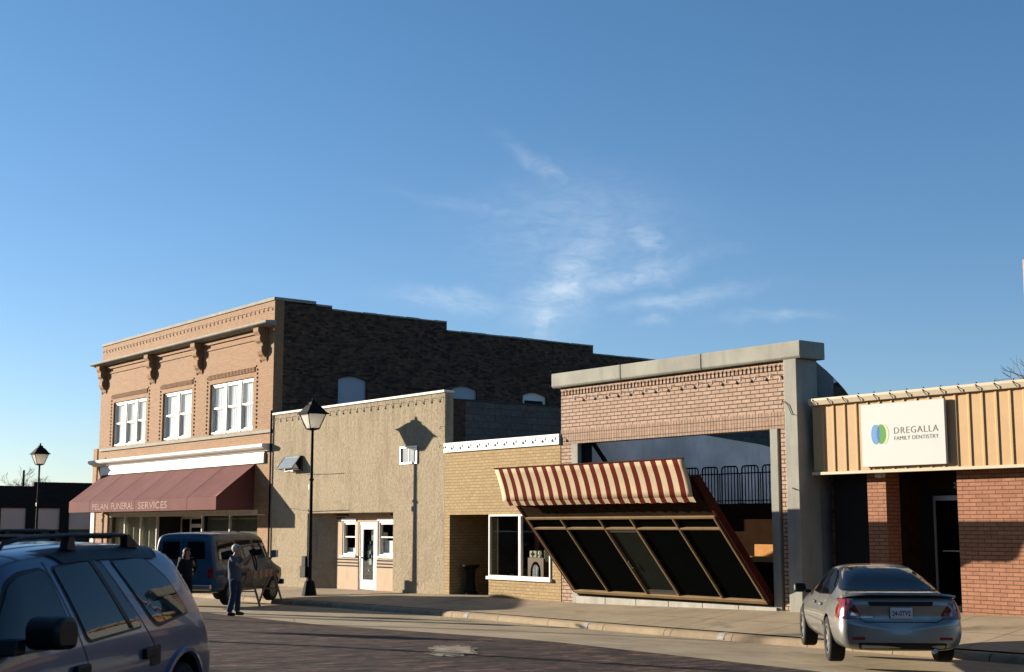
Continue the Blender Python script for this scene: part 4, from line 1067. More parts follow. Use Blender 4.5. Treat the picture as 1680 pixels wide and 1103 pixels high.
# ================================================================== vehicles
def loft(stations, sub=2):
    ring = []
    for x, prof in stations:
        r_ = [(x + (p[2] if len(p) > 2 else 0), p[0], p[1]) for p in prof]
        r_ += [(x + (p[2] if len(p) > 2 else 0), -p[0], p[1]) for p in prof[-2:0:-1]]
        ring.append(r_)
    n = len(ring[0]); vs = [p for r_ in ring for p in r_]
    fs = [(i * n + k, i * n + (k + 1) % n, (i + 1) * n + (k + 1) % n, (i + 1) * n + k) for i in range(len(ring) - 1) for k in range(n)]
    fs += [tuple(range(n - 1, -1, -1)), tuple((len(ring) - 1) * n + k for k in range(n))]
    return vs, fs

def evaluated(vs, fs, mods):
    me = bpy.data.meshes.new('work'); me.from_pydata(vs, [], fs)
    bm = bmesh.new(); bm.from_mesh(me); bmesh.ops.recalc_face_normals(bm, faces=bm.faces); bm.to_mesh(me); bm.free()
    ob = bpy.data.objects.new('work', me); COL.objects.link(ob)
    extra = mods(ob, me) or []
    dg = bpy.context.evaluated_depsgraph_get(); dg.update()
    out = bpy.data.meshes.new_from_object(ob.evaluated_get(dg))
    bpy.data.objects.remove(ob)
    for e in extra: bpy.data.objects.remove(e)
    return out

def car_body(stations, arches, paint, parent, name='body', sub=2, creases=()):
    vs, fs = loft(stations)
    def mods(ob, me):
        me.materials.append(paint); me.materials.append(M['underbody'])
        s = ob.modifiers.new('s', 'SUBSURF'); s.levels = s.render_levels = sub
        ex = []
        for (x, z, r_, y0, y1) in arches:
            for sg in (1, -1):
                c = MB(); c.lathe([(r_, sg * y0), (r_, sg * y1)], (x, 0, z), 'Y', 40)
                cm = bpy.data.meshes.new('cut'); cm.from_pydata(c.v, [], c.f)
                bm = bmesh.new(); bm.from_mesh(cm); bmesh.ops.recalc_face_normals(bm, faces=bm.faces); bm.to_mesh(cm); bm.free()
                cm.materials.append(M['underbody'])
                co_ = bpy.data.objects.new('cut', cm); COL.objects.link(co_); co_.hide_render = True
                b = ob.modifiers.new('b', 'BOOLEAN'); b.object = co_; b.operation = 'DIFFERENCE'; b.solver = 'EXACT'
                b.material_mode = 'TRANSFER'
                ex.append(co_)
        return ex
    me = evaluated(vs, fs, mods); me.name = name
    me.polygons.foreach_set('use_smooth', [True] * len(me.polygons)); me.set_sharp_from_angle(angle=R(50))
    o = bpy.data.objects.new(name, me); link(o, parent); ORI[o.name] = (0, 0, 0)
    bm = bmesh.new(); bm.from_mesh(me); bvh = BVHTree.FromBMesh(bm); bm.free()
    return o, bvh

def rounded(poly, r_, n=4):
    out = []; N = len(poly)
    for i in range(N):
        p0, p, p1 = Vector(poly[i - 1]), Vector(poly[i]), Vector(poly[(i + 1) % N])
        a, b = (p0 - p), (p1 - p); rr = min(r_, a.length * .45, b.length * .45)
        A, B = p + a.normalized() * rr, p + b.normalized() * rr
        for k in range(n + 1):
            t = k / n; out.append(tuple(A * (1 - t) ** 2 + p * 2 * t * (1 - t) + B * t * t))
    return out

def grow(poly, d):
    c = sum((Vector(p) for p in poly), Vector((0, 0))) / len(poly); out = []
    for p in poly:
        v = Vector(p) - c; out.append(tuple(c + v * ((v.length + d) / max(v.length, 1e-6))))
    return out

def patch(name, poly, to_ray, bvh, mat, parent, eps=.004, step=.07, smooth=True):
    """A thin skin cut to a polygon and laid on the body where the rays of to_ray(a, b) meet it."""
    bm = bmesh.new()
    f = bm.faces.new([bm.verts.new((p[0], p[1], 0)) for p in poly])
    bmesh.ops.triangulate(bm, faces=[f])
    a0, a1 = min(p[0] for p in poly), max(p[0] for p in poly); b0, b1 = min(p[1] for p in poly), max(p[1] for p in poly)
    for ax, lo, hi in ((0, a0, a1), (1, b0, b1)):
        k = lo + step
        while k < hi - 1e-4:
            no = (1, 0, 0) if ax == 0 else (0, 1, 0)
            bmesh.ops.bisect_plane(bm, geom=bm.verts[:] + bm.edges[:] + bm.faces[:], plane_co=tuple(k * c for c in no), plane_no=no)
            k += step
    for v in bm.verts:
        o, d = to_ray(v.co.x, v.co.y)
        o, d = Vector(o), Vector(d).normalized()
        h = bvh.ray_cast(o, d)
        if h[0] is None:
            h = bvh.find_nearest(o + d * 1.0)
        nrm = h[1] if h[1].dot(d) < 0 else -h[1]
        v.co = h[0] + nrm * eps
    me = bpy.data.meshes.new(name); bm.to_mesh(me); bm.free()
    me.materials.append(mat)
    if smooth: me.polygons.foreach_set('use_smooth', [True] * len(me.polygons))
    o = bpy.data.objects.new(name, me); link(o, parent); ORI[o.name] = (0, 0, 0)
    return o

SIDE = {1: lambda a, b: ((a, 2, b), (0, -1, 0)), -1: lambda a, b: ((a, -2, b), (0, 1, 0))}
REAR = lambda a, b: ((-4, a, b), (1, 0, 0))
FRONT = lambda a, b: ((7, a, b), (-1, 0, 0))
TOP = lambda a, b: ((a, b, 4), (0, 0, -1))
def seam(poly_pts, wdt=.012):
    """narrow closed polygon along an open line"""
    L, Rr = [], []
    for i, p in enumerate(poly_pts):
        a = Vector(poly_pts[max(i - 1, 0)]); b = Vector(poly_pts[min(i + 1, len(poly_pts) - 1)])
        n_ = (b - a).normalized(); n_ = Vector((-n_.y, n_.x)) * wdt / 2
        L.append(tuple(Vector(p) + n_)); Rr.append(tuple(Vector(p) - n_))
    return L + Rr[::-1]

def wheel(parent, x, y, r_, wdt, rim, spokes=5, rr=.66):
    sg = 1 if y > 0 else -1
    t = MB()
    prof = [(r_ * rr, -wdt / 2), (r_ * .93, -wdt / 2), (r_ * .985, -wdt / 2 + .02), (r_, -wdt / 2 + .05), (r_, wdt / 2 - .05), (r_ * .985, wdt / 2 - .02), (r_ * .93, wdt / 2), (r_ * rr, wdt / 2)]
    t.lathe(prof, (x, y, r_), 'Y', 36, cap=False)
    wo = t.build('wheel', M['rubber'], parent, smooth=True)
    d = MB(); f = y + sg * (wdt / 2 - .03)
    n = 36; R0 = r_ * rr
    d.lathe([(R0, sg * -.04), (R0, sg * .028), (R0 * .90, sg * .03), (R0 * .88, sg * -.03)], (x, f, r_), 'Y', n, cap=False)
    for k in range(spokes):
        a = 2 * math.pi * k / spokes + .3
        ca, sa = math.cos(a), math.sin(a); hw = R0 * .16
        ps = [(-hw * 1.1, R0 * .15), (hw * 1.1, R0 * .15), (hw, R0 * .92), (-hw, R0 * .92)]
        d.prism([(x + p[0] * ca - p[1] * sa, r_ + p[0] * sa + p[1] * ca) for p in ps], lambda p, q: (p[0], q, p[1]), f - sg * .02, f + sg * .015)
    d.lathe([(R0 * .24, sg * -.02), (R0 * .24, sg * .022), (R0 * .12, sg * .03)], (x, f, r_), 'Y', 16)
    d.build('rim', rim, wo, smooth=True)
    d = MB(); d.lathe([(R0 * .9, 0), (R0 * .9, sg * .004)], (x, f - sg * .05, r_), 'Y', 20); d.build('brake_disc', M['underbody'], wo)
    return wo

# ---------- pewter SUV in the foreground
def make_suv(name, label, loc, rz, paint, group, detail=True):
    V = thing(name, label, 'suv', loc, rz, group)
    def S(x, zb_, wb, wm, zm, wbt, zbt, wr, zr, zc, dx=0):
        return (x, [(0, zb_), (wb * .7, zb_), (wb, zb_ + .03), (wm - .012, (zb_ + zm) * .5), (wm, zm), (wm - .015, zm + .12), (wbt, zbt), (wr + .012, zr - .10), (wr - .06, zr), (wr * .55, zc - .012), (0, zc)])
    st = [S(-1.38, .50, .78, .82, .62, .80, .72, .76, .82, .82),
          S(-1.35, .40, .82, .88, .66, .85, .80, .80, .88, .885),
          S(-1.25, .38, .84, .905, .78, .87, 1.0, .82, 1.08, 1.09),
          S(-1.13, .38, .85, .91, .80, .87, 1.08, .80, 1.32, 1.335),
          S(-1.02, .38, .85, .915, .82, .878, 1.10, .685, 1.555, 1.575),
          S(-.88, .38, .86, .915, .82, .88, 1.10, .68, 1.655, 1.685),
          S(-.55, .38, .86, .918, .82, .882, 1.10, .68, 1.69, 1.725),
          S(.3, .38, .86, .912, .80, .882, 1.085, .685, 1.70, 1.745),
          S(1.1, .38, .86, .91, .78, .885, 1.06, .685, 1.69, 1.735),
          S(1.75, .38, .86, .912, .78, .888, 1.055, .68, 1.655, 1.70),
          S(2.0, .38, .86, .914, .78, .888, 1.05, .70, 1.61, 1.66),
          S(2.35, .38, .86, .916, .78, .885, 1.045, .76, 1.37, 1.41),
          S(2.72, .40, .86, .918, .78, .87, 1.03, .78, 1.14, 1.17),
          S(3.0, .42, .85, .91, .76, .85, .98, .78, 1.06, 1.10),
          S(3.35, .44, .82, .88, .70, .82, .90, .74, .97, 1.0),
          S(3.52, .48, .74, .80, .64, .74, .78, .66, .84, .86)]
    body, bvh = car_body(st, [(-.62, .37, .45, .62, 1.2), (2.32, .37, .43, .62, 1.2)], paint, V)
    for sg in (1, -1):
        T_ = SIDE[sg]
        quarter = [(.40, 1.585), (-.22, 1.60), (-.56, 1.42), (-.80, 1.14), (-.12, 1.09), (-.02, 1.15)]
        rear = [(1.36, 1.565), (.66, 1.60), (.58, 1.56), (.20, 1.09), (1.13, 1.055)]
        front = [(2.02, 1.47), (1.86, 1.52), (1.56, 1.555), (1.48, 1.53), (1.34, 1.05), (2.42, 1.06), (2.42, 1.12)]
        for nm, poly in (('rear_quarter', quarter), ('rear_door', rear), ('front_door', front)):
            patch('window_seal', rounded(grow(poly, .035), .06), T_, bvh, M['trim_black'], V, .003)
            patch(nm + '_window', rounded(poly, .05), T_, bvh, M['car_glass'], V, .009)
        patch('window_post', [(.79, 1.60), (.73, 1.60), (.36, 1.085), (.43, 1.085)], T_, bvh, M['trim_black'], V, .013)
        for ln in ([(1.46, 1.61), (1.24, 1.05), (1.17, .92), (1.15, .45)], [(.60, 1.62), (.12, 1.08), (.0, .95), (-.05, .84)], [(2.5, 1.05), (2.52, .9), (2.48, .5)]):
            patch('door_seam', seam(ln, .010), T_, bvh, M['trim_black'], V, .003, .05)
        patch('body_moulding', [(-.15, .62), (2.45, .60), (2.45, .68), (-.15, .70)], T_, bvh, M['pewter'] if paint is M['pewter'] else M['navy'], V, .012)
        for (xh, zh) in ((1.30, .86), (.12, .88)):
            h = MB(); h.prism(rounded([(xh - .11, zh - .04), (xh + .11, zh - .045), (xh + .11, zh + .04), (xh - .11, zh + .045)], .03), lambda p, t: (p[0], t, p[1]), sg * .895, sg * .94)
            h.build('door_handle', M['trim_black'], V, bevel=.01)
        if sg == 1:
            patch('fuel_door', rounded([(-.12, .93), (.08, .92), (.08, .77), (-.10, .78)], .03), T_, bvh, M['trim_black'], V, .008)
        # flare lip round each wheel arch
        for xw in (-.62, 2.32):
            fl = MB(); L = []
            for k in range(25):
                a = R(-20) + R(220) * k / 24
                L.append((xw + .47 * math.cos(a), sg * (.925 - .02 * abs(math.cos(a))), .37 + .47 * math.sin(a)))
            fl.tube([p for p in L if p[2] > .30], .028, 6); fl.build('wheel_flare', paint, V, smooth=True)
        # mirror
        m = MB(); pr = rounded([(2.02, 1.075), (2.30, 1.09), (2.32, 1.24), (2.24, 1.295), (2.06, 1.285), (2.0, 1.20)], .06)
        m.prism(pr, lambda p, t: (p[0], t, p[1]), sg * .99, sg * 1.22); mo_ = m.build('mirror', M['trim_black'], V, bevel=.03, smooth=True)
        m = MB(); m.prism([(2.28, 1.06), (2.44, 1.06), (2.40, 1.16), (2.28, 1.16)], lambda p, t: (p[0], t, p[1]), sg * .86, sg * 1.0); m.build('mirror_arm', M['trim_black'], mo_, bevel=.015)
        # roof rack
        r_ = MB()
        yk = sg * .60
        r_.tube([(2.0, yk, 1.66), (1.9, yk, 1.74), (1.6, yk, 1.775), (.95, yk, 1.79), (.2, yk, 1.79), (-.02, yk, 1.785), (-.10, yk, 1.76), (-.16, yk, 1.71)], [.016, .017, .016, .016, .016, .017, .024, .034], 8)
        for xf in (.95,): r_.prism([(xf - .08, 1.68), (xf + .07, 1.69), (xf + .04, 1.775), (xf - .03, 1.785)], lambda p, t: (p[0], t, p[1]), yk - .03, yk + .03)
        r_.prism([(-.28, 1.69), (-.04, 1.69), (-.03, 1.79), (-.08, 1.79)], lambda p, t: (p[0], t, p[1]), yk - .03, yk + .03)
        rk = r_.build('roof_rail', M['trim_black'], V, smooth=True)
        patch('rail_base', rounded([(1.52, sg * .55), (1.2, sg * .68), (-.5, sg * .68), (-.62, sg * .55)], .03), TOP, bvh, M['trim_black'], V, .014)
        patch('tail_lamp', rounded([(sg * .86, .72), (sg * .72, .72), (sg * .70, 1.10), (sg * .80, 1.12)], .03), REAR, bvh, M['tail_red'], V, .008)
        for xw in (-.62, 2.32): wheel(V, xw, sg * .80, .37, .235, M['rim'])
    for xk in (.2, 1.5):
        r_ = MB(); r_.tube([(xk, -.6, 1.775), (xk, .6, 1.775)], .016, 6); r_.build('roof_crossbar', M['trim_black'], V, smooth=True)
    patch('rear_window', rounded([(-.68, 1.14), (.68, 1.14), (.62, 1.54), (-.62, 1.54)], .06), REAR, bvh, M['car_glass'], V, .008)
    patch('windscreen', rounded([(-.66, 1.20), (.66, 1.20), (.60, 1.60), (-.60, 1.60)], .06), FRONT, bvh, M['car_glass'], V, .008)
    b = MB(); b.prism(rounded([(-1.44, .45), (-1.34, .42), (-1.2, .42), (-1.2, .66), (-1.42, .66)], .04), lambda p, t: (p[0], t, p[1]), -.84, .84); b.build('rear_bumper', paint, V, bevel=.04, smooth=True)
    # roof ribs
    for yy in (-.36, -.18, 0, .18, .36):
        patch('roof_rib', [(1.5, yy - .03), (1.5, yy + .03), (-.5, yy + .03), (-.5, yy - .03)], TOP, bvh, paint, V, .006)
    return V
make_suv('parked_suv', 'pewter grey suv with black roof rails parked in the foreground', (-11.083, -19.148, -.055), R(314.53), M['pewter'], 'suvs parked on the near kerb')
make_suv('parked_suv', 'dark blue suv parked behind the grey one, only its roof showing', (-14.45, -18.55, -.03), R(314.5), M['navy'], 'suvs parked on the near kerb')

# ---------- silver sedan
def make_sedan():
    V = thing('parked_sedan', 'silver sedan with rear spoiler parked before the red brick office', 'car', (-13.142, -5.769, -.202), R(138.02))
    def S(x, zb_, wb, wm, zm, wbt, zbt, wr, zr, zc, dxt=0.0):
        return (x, [(0, zb_), (wb * .7, zb_), (wb, zb_ + .03), (wm - .02, (zb_ + zm) * .5), (wm, zm), (wm - .02, zm + .10), (wbt, zbt), (wr + .02, zr - (.10 if zr > 1.1 else .03)), (wr - .05, zr), (wr * .55, zc - .006), (0, zc)])
    def lean(st_, d):
        x, pr = st_; return (x, pr[:-3] + [(p[0], p[1], d) for p in pr[-3:]])
    st = [S(-1.08, .34, .62, .70, .48, .68, .58, .62, .66, .67),
          S(-1.05, .27, .72, .80, .50, .79, .62, .74, .72, .73),
          S(-.97, .24, .78, .865, .54, .855, .70, .78, .965, .975),
          S(-.86, .23, .80, .885, .58, .87, .80, .76, 1.005, 1.02),
          S(-.50, .22, .82, .905, .62, .88, .86, .74, 1.02, 1.04),
          S(-.25, .22, .83, .91, .64, .885, .90, .70, 1.075, 1.10),
          S(.15, .22, .83, .912, .64, .885, .92, .62, 1.25, 1.28),
          S(.55, .22, .83, .912, .64, .885, .92, .585, 1.355, 1.39),
          S(.95, .22, .83, .912, .64, .885, .915, .585, 1.39, 1.425),
          S(1.45, .22, .83, .912, .63, .885, .905, .60, 1.385, 1.42),
          S(1.85, .22, .83, .91, .62, .88, .90, .62, 1.30, 1.335),
          S(2.25, .23, .82, .91, .61, .875, .88, .66, 1.11, 1.14),
          S(2.55, .24, .82, .905, .60, .865, .85, .70, .965, 1.0),
          S(3.0, .25, .80, .89, .58, .84, .80, .70, .88, .92),
          S(3.45, .27, .76, .84, .54, .79, .70, .68, .77, .80),
          S(3.72, .32, .60, .66, .50, .62, .58, .54, .64, .66)]
    st[0], st[1], st[2], st[3] = lean(st[0], .05), lean(st[1], .065), lean(st[2], -.085), lean(st[3], -.03)
    body, bvh = car_body(st, [(0, .335, .375, .58, 1.2), (2.80, .335, .375, .58, 1.2)], M['silver'], V)
    for sg in (1, -1):
        T_ = SIDE[sg]
        for nm, poly in (('rear_door_window', [(.95, 1.33), (.62, 1.30), (.20, 1.10), (.10, .99), (.95, .96)]), ('front_door_window', [(1.02, 1.335), (1.45, 1.325), (1.78, 1.24), (2.22, .98), (1.02, .955)])):
            patch('window_seal', rounded(grow(poly, .025), .04), T_, bvh, M['trim_black'], V, .003)
            patch(nm, rounded(poly, .035), T_, bvh, M['car_glass'], V, .008)
        for ln in ([(.98, 1.34), (.98, .95), (.96, .3)], [(.16, 1.04), (.08, .9), (.3, .6), (.42, .35)], [(2.2, .95), (2.22, .8), (2.16, .3)]):
            patch('door_seam', seam(ln, .009), T_, bvh, M['trim_black'], V, .003, .05)
        patch('body_moulding', [(.42, .50), (2.36, .49), (2.36, .56), (.42, .57)], T_, bvh, M['silver'], V, .012)
        for xh in (.55, 1.22):
            h = MB(); h.prism(rounded([(xh - .09, .80), (xh + .09, .80), (xh + .09, .845), (xh - .09, .845)], .02), lambda p, t: (p[0], t, p[1]), sg * .885, sg * .925); h.build('door_handle', M['silver'], V, bevel=.008)
        m = MB(); m.prism(rounded([(1.92, .93), (2.14, .93), (2.10, 1.07), (1.96, 1.08)], .05), lambda p, t: (p[0], t, p[1]), sg * .93, sg * 1.12); mm = m.build('mirror', M['trim_black'], V, bevel=.03, smooth=True)
        m = MB(); m.box(2.04, 2.14, sg * .84, sg * .94, .92, .97); m.build('mirror_arm', M['trim_black'], mm)
        # tail lamp: rear face plus its wrap round the corner
        tl = patch('tail_lamp', rounded([(sg * .885, .70), (sg * .60, .69), (sg * .56, .74), (sg * .66, .90), (sg * .74, .965), (sg * .80, .96)], .03), REAR, bvh, M['tail_red'], V, .010)
        patch('lamp_wrap', rounded([(-1.02, .69), (-.80, .70), (-.70, .78), (-.72, .90), (-.84, .985), (-.97, .95)], .05), T_, bvh, M['tail_red'], tl, .010)
        patch('reflector', rounded([(sg * .70, .40), (sg * .52, .40), (sg * .52, .44), (sg * .70, .44)], .012), REAR, bvh, M['tail_red'], V, .006)
        for xw in (0, 2.80): wheel(V, xw, sg * .79, .335, .225, M['rim'], 7)
    patch('window_seal', rounded([(-.72, 1.055), (.72, 1.055), (.54, 1.365), (.3, 1.385), (-.3, 1.385), (-.54, 1.365)], .04), REAR, bvh, M['trim_black'], V, .003)
    patch('rear_window', rounded([(-.69, 1.07), (.69, 1.07), (.52, 1.345), (.3, 1.36), (-.3, 1.36), (-.52, 1.345)], .04), REAR, bvh, M['car_glass'], V, .008)
    patch('windscreen', rounded([(-.66, 1.02), (.66, 1.02), (.55, 1.35), (-.55, 1.35)], .05), FRONT, bvh, M['car_glass'], V, .008)
    # spoiler lip
    s = MB(); L = []
    prof = [(-1.07, 1.035), (-1.05, 1.062), (-.90, 1.05), (-.80, 1.022), (-.92, 1.01), (-1.04, 1.022)]
    N = 16
    for i in range(N + 1):
        y = -.80 + 1.6 * i / N; k = 1 - abs(y / .80) ** 4
        L.append([(p[0] + .16 * (1 - k), y, p[1] - .045 * (1 - k)) for p in prof])
    n = len(prof)
    s.add([p for r_ in L for p in r_], [(i * n + k, i * n + (k + 1) % n, (i + 1) * n + (k + 1) % n, (i + 1) * n + k) for i in range(N) for k in range(n)] + [tuple(range(n)), tuple(N * n + k for k in range(n))])
    s.build('spoiler', M['silver'], V, smooth=True)
    patch('boot_recess', rounded([(-.40, .665), (.40, .665), (.44, .88), (-.44, .88)], .04), REAR, bvh, M['silver'], V, .006)
    patch('brake_strip', rounded([(-.16, 1.352), (.16, 1.352), (.16, 1.372), (-.16, 1.372)], .008), REAR, bvh, M['tail_red'], V, .012)
    patch('boot_badge', rounded([(.34, .70), (.56, .70), (.56, .725), (.34, .725)], .006), REAR, bvh, M['chrome'], V, .008, .05)
    for sg in (1, -1):
        patch('reverse_lamp', rounded([(sg * .72, .735), (sg * .61, .735), (sg * .60, .775), (sg * .70, .785)], .01), REAR, bvh, M['chrome'], V, .016, .05)
    patch('boot_trim', rounded([(-.44, .875), (.44, .875), (.46, .935), (-.46, .935)], .02), REAR, bvh, M['trim_black'], V, .014)
    for ln in ([(-.60, .70), (-.50, .645), (.50, .645), (.60, .70)], [(-.86, .69), (-.60, .70)], [(.60, .70), (.86, .69)]):
        patch('boot_seam', seam(ln, .010), REAR, bvh, M['trim_black'], V, .004, .05)
    patch('lower_valance', rounded([(-.60, .27), (.60, .27), (.62, .36), (-.62, .36)], .03), REAR, bvh, M['trim_black'], V, .006)
    p = MB(); p.box(-1.062, -1.046, -.155, .155, .70, .855); po = p.build('licence_plate', M['plate'], V, bevel=.004)
    vs, fs = text_mesh('24-0TV2', .26, .075, .02)
    p = MB(); p.add([(-1.064, .13 - u, .735 + v) for u, v in vs], fs); p.build('plate_number', M['plate_blue'], po, fixn=False)
    b = MB(); b.prism(rounded([(-1.11, .50), (-1.11, .62), (-1.05, .67), (-.95, .66), (-.95, .48)], .03), lambda p, t: (p[0] + .10 * abs(t / .78) ** 4, t, p[1]), -.5, .5)
    e = MB(); e.tube([(-.98, -.45, .24), (-1.08, -.45, .25)], .035, 8); e.build('exhaust', M['chrome'], V, smooth=True)
    return V
make_sedan()

# ---------- old van
def make_van():
    V = thing('parked_van', 'old blue and grey full size van parked nose to the kerb by the maroon awning', 'van', (-37.07, -5.711, -.425), R(126.68))
    def S(x, zb_, wb, wm, zm, wbt, zbt, wr, zr, zc):
        return (x, [(0, zb_), (wb * .7, zb_), (wb, zb_ + .04), (wm - .02, (zb_ + zm) * .5), (wm, zm), (wm - .01, zm + .15), (wbt, zbt), (wr + .02, zr - .12), (wr - .07, zr), (wr * .55, zc - .01), (0, zc)])
    st = [S(-1.10, .44, .82, .88, .95, .86, 1.25, .76, 1.90, 1.93),
          S(-1.06, .38, .90, .96, .95, .93, 1.25, .82, 1.98, 2.01),
          S(-.95, .36, .93, .995, .95, .96, 1.25, .85, 2.02, 2.055),
          S(.2, .34, .93, 1.0, .95, .965, 1.25, .855, 2.04, 2.08),
          S(1.4, .34, .93, 1.0, .95, .965, 1.25, .855, 2.035, 2.075),
          S(2.0, .34, .93, 1.0, .95, .965, 1.25, .84, 2.00, 2.04),
          S(2.25, .34, .93, 1.0, .95, .965, 1.25, .82, 1.88, 1.93),
          S(2.62, .34, .93, .995, .92, .96, 1.20, .80, 1.40, 1.43),
          S(2.85, .36, .92, .985, .90, .94, 1.10, .80, 1.24, 1.28),
          S(3.20, .46, .90, .965, .86, .91, 1.0, .80, 1.12, 1.17),
          S(3.38, .48, .86, .92, .80, .88, .95, .80, 1.04, 1.07),
          S(3.43, .52, .80, .86, .78, .83, .90, .76, .97, .98)]
    body, bvh = car_body(st, [(0, .36, .42, .62, 1.3), (2.75, .36, .42, .62, 1.3)], M['van_grey'], V)
    me = body.data; me.materials.append(M['van_blue'])
    bi = len(me.materials) - 1
    for p in me.polygons:
        if p.material_index == 0 and (p.center.x < -.55 or (p.center.z > 2.0)) : p.material_index = bi
    for sg in (1, -1):
        T_ = SIDE[sg]
        for nm, poly in (('rear_window', [(-.80, 1.80), (.12, 1.80), (.12, 1.30), (-.82, 1.30)]), ('side_window', [(.28, 1.82), (1.22, 1.82), (1.22, 1.30), (.28, 1.30)]), ('front_door_window', [(1.40, 1.82), (2.02, 1.80), (2.42, 1.32), (1.40, 1.30)])):
            patch('window_seal', rounded(grow(poly, .04), .06), T_, bvh, M['trim_black'], V, .003)
            patch(nm, rounded(poly, .05), T_, bvh, M['car_glass'], V, .009)
        for ln in ([(1.30, 1.92), (1.30, .50)], [(.20, 1.92), (.20, .50)], [(2.5, 1.3), (2.52, .8)]):
            patch('door_seam', seam(ln, .014), T_, bvh, M['trim_black'], V, .003, .06)
        patch('side_stripe', [(-.5, .80), (3.1, .80), (3.1, .90), (-.5, .90)], T_, bvh, M['trim_black'], V, .005)
        m = MB(); m.prism(rounded([(2.28, 1.30), (2.42, 1.30), (2.42, 1.52), (2.28, 1.52)], .04), lambda p, t: (p[0], t, p[1]), sg * 1.06, sg * 1.24); mm = m.build('mirror', M['chrome'], V, bevel=.02)
        m = MB(); m.tube([(2.40, sg * .93, 1.24), (2.36, sg * 1.12, 1.32)], .015, 6); m.build('mirror_arm', M['chrome'], mm)
        patch('tail_lamp', rounded([(sg * .93, .80), (sg * .76, .80), (sg * .76, 1.06), (sg * .93, 1.06)], .03), REAR, bvh, M['tail_red'], V, .012)
        patch('rear_door_window', rounded([(sg * .68, 1.32), (sg * .12, 1.32), (sg * .12, 1.80), (sg * .64, 1.80)], .05), REAR, bvh, M['car_glass'], V, .010)
        patch('headlamp', rounded([(sg * .78, .74), (sg * .50, .74), (sg * .50, .94), (sg * .78, .94)], .03), FRONT, bvh, M['lamp_glass'], V, .010)
        for xw in (0, 2.75): wheel(V, xw, sg * .84, .36, .22, M['hub_steel'], 9)
    patch('door_seam', seam([(0, 1.9), (0, .55)], .016), REAR, bvh, M['trim_black'], V, .004, .06)
    h = MB(); h.box(-1.15, -1.10, -.05, -.02, 1.10, 1.22); h.build('door_handle', M['chrome'], V)
    patch('windscreen', rounded([(-.76, 1.42), (.76, 1.42), (.70, 1.88), (-.70, 1.88)], .06), FRONT, bvh, M['car_glass'], V, .008)
    patch('grille', rounded([(-.46, .72), (.46, .72), (.46, .96), (-.46, .96)], .03), FRONT, bvh, M['trim_black'], V, .008)
    for nm, xa, xb in (('rear_bumper', -1.26, -1.12), ('front_bumper', 3.44, 3.58)):
        b = MB(); b.box(xa, xb, -.92, .92, .46, .62); b.build(nm, M['chrome'] if nm[0] == 'r' else M['trim_black'], V, bevel=.03)
    return V
make_van()

# ================================================================== people
def skinned(chains, sub=1):
    """chains: list of [(x, y, z, r), ...]; chains start at an existing joint when their first point repeats it."""
    vs, es, rs, idx = [], [], [], {}
    for ch in chains:
        last = None
        for p in ch:
            k = tuple(round(c, 4) for c in p[:3])
            if k not in idx:
                idx[k] = len(vs); vs.append(p[:3]); rs.append(p[3])
            if last is not None and last != idx[k]: es.append((last, idx[k]))
            last = idx[k]
    me = bpy.data.meshes.new('work'); me.from_pydata(vs, es, [])
    ob = bpy.data.objects.new('work', me); COL.objects.link(ob)
    ob.modifiers.new('k', 'SKIN'); s = ob.modifiers.new('s', 'SUBSURF'); s.levels = s.render_levels = sub
    if not me.skin_vertices: 
        with bpy.context.temp_override(object=ob, active_object=ob): bpy.ops.mesh.customdata_skin_add()
    for i, d in enumerate(me.skin_vertices[0].data):
        d.radius = (rs[i], rs[i]) if not isinstance(rs[i], tuple) else rs[i]
        d.use_root = (i == 0)
    dg = bpy.context.evaluated_depsgraph_get(); dg.update()
    out = bpy.data.meshes.new_from_object(ob.evaluated_get(dg)); bpy.data.objects.remove(ob)
    return out

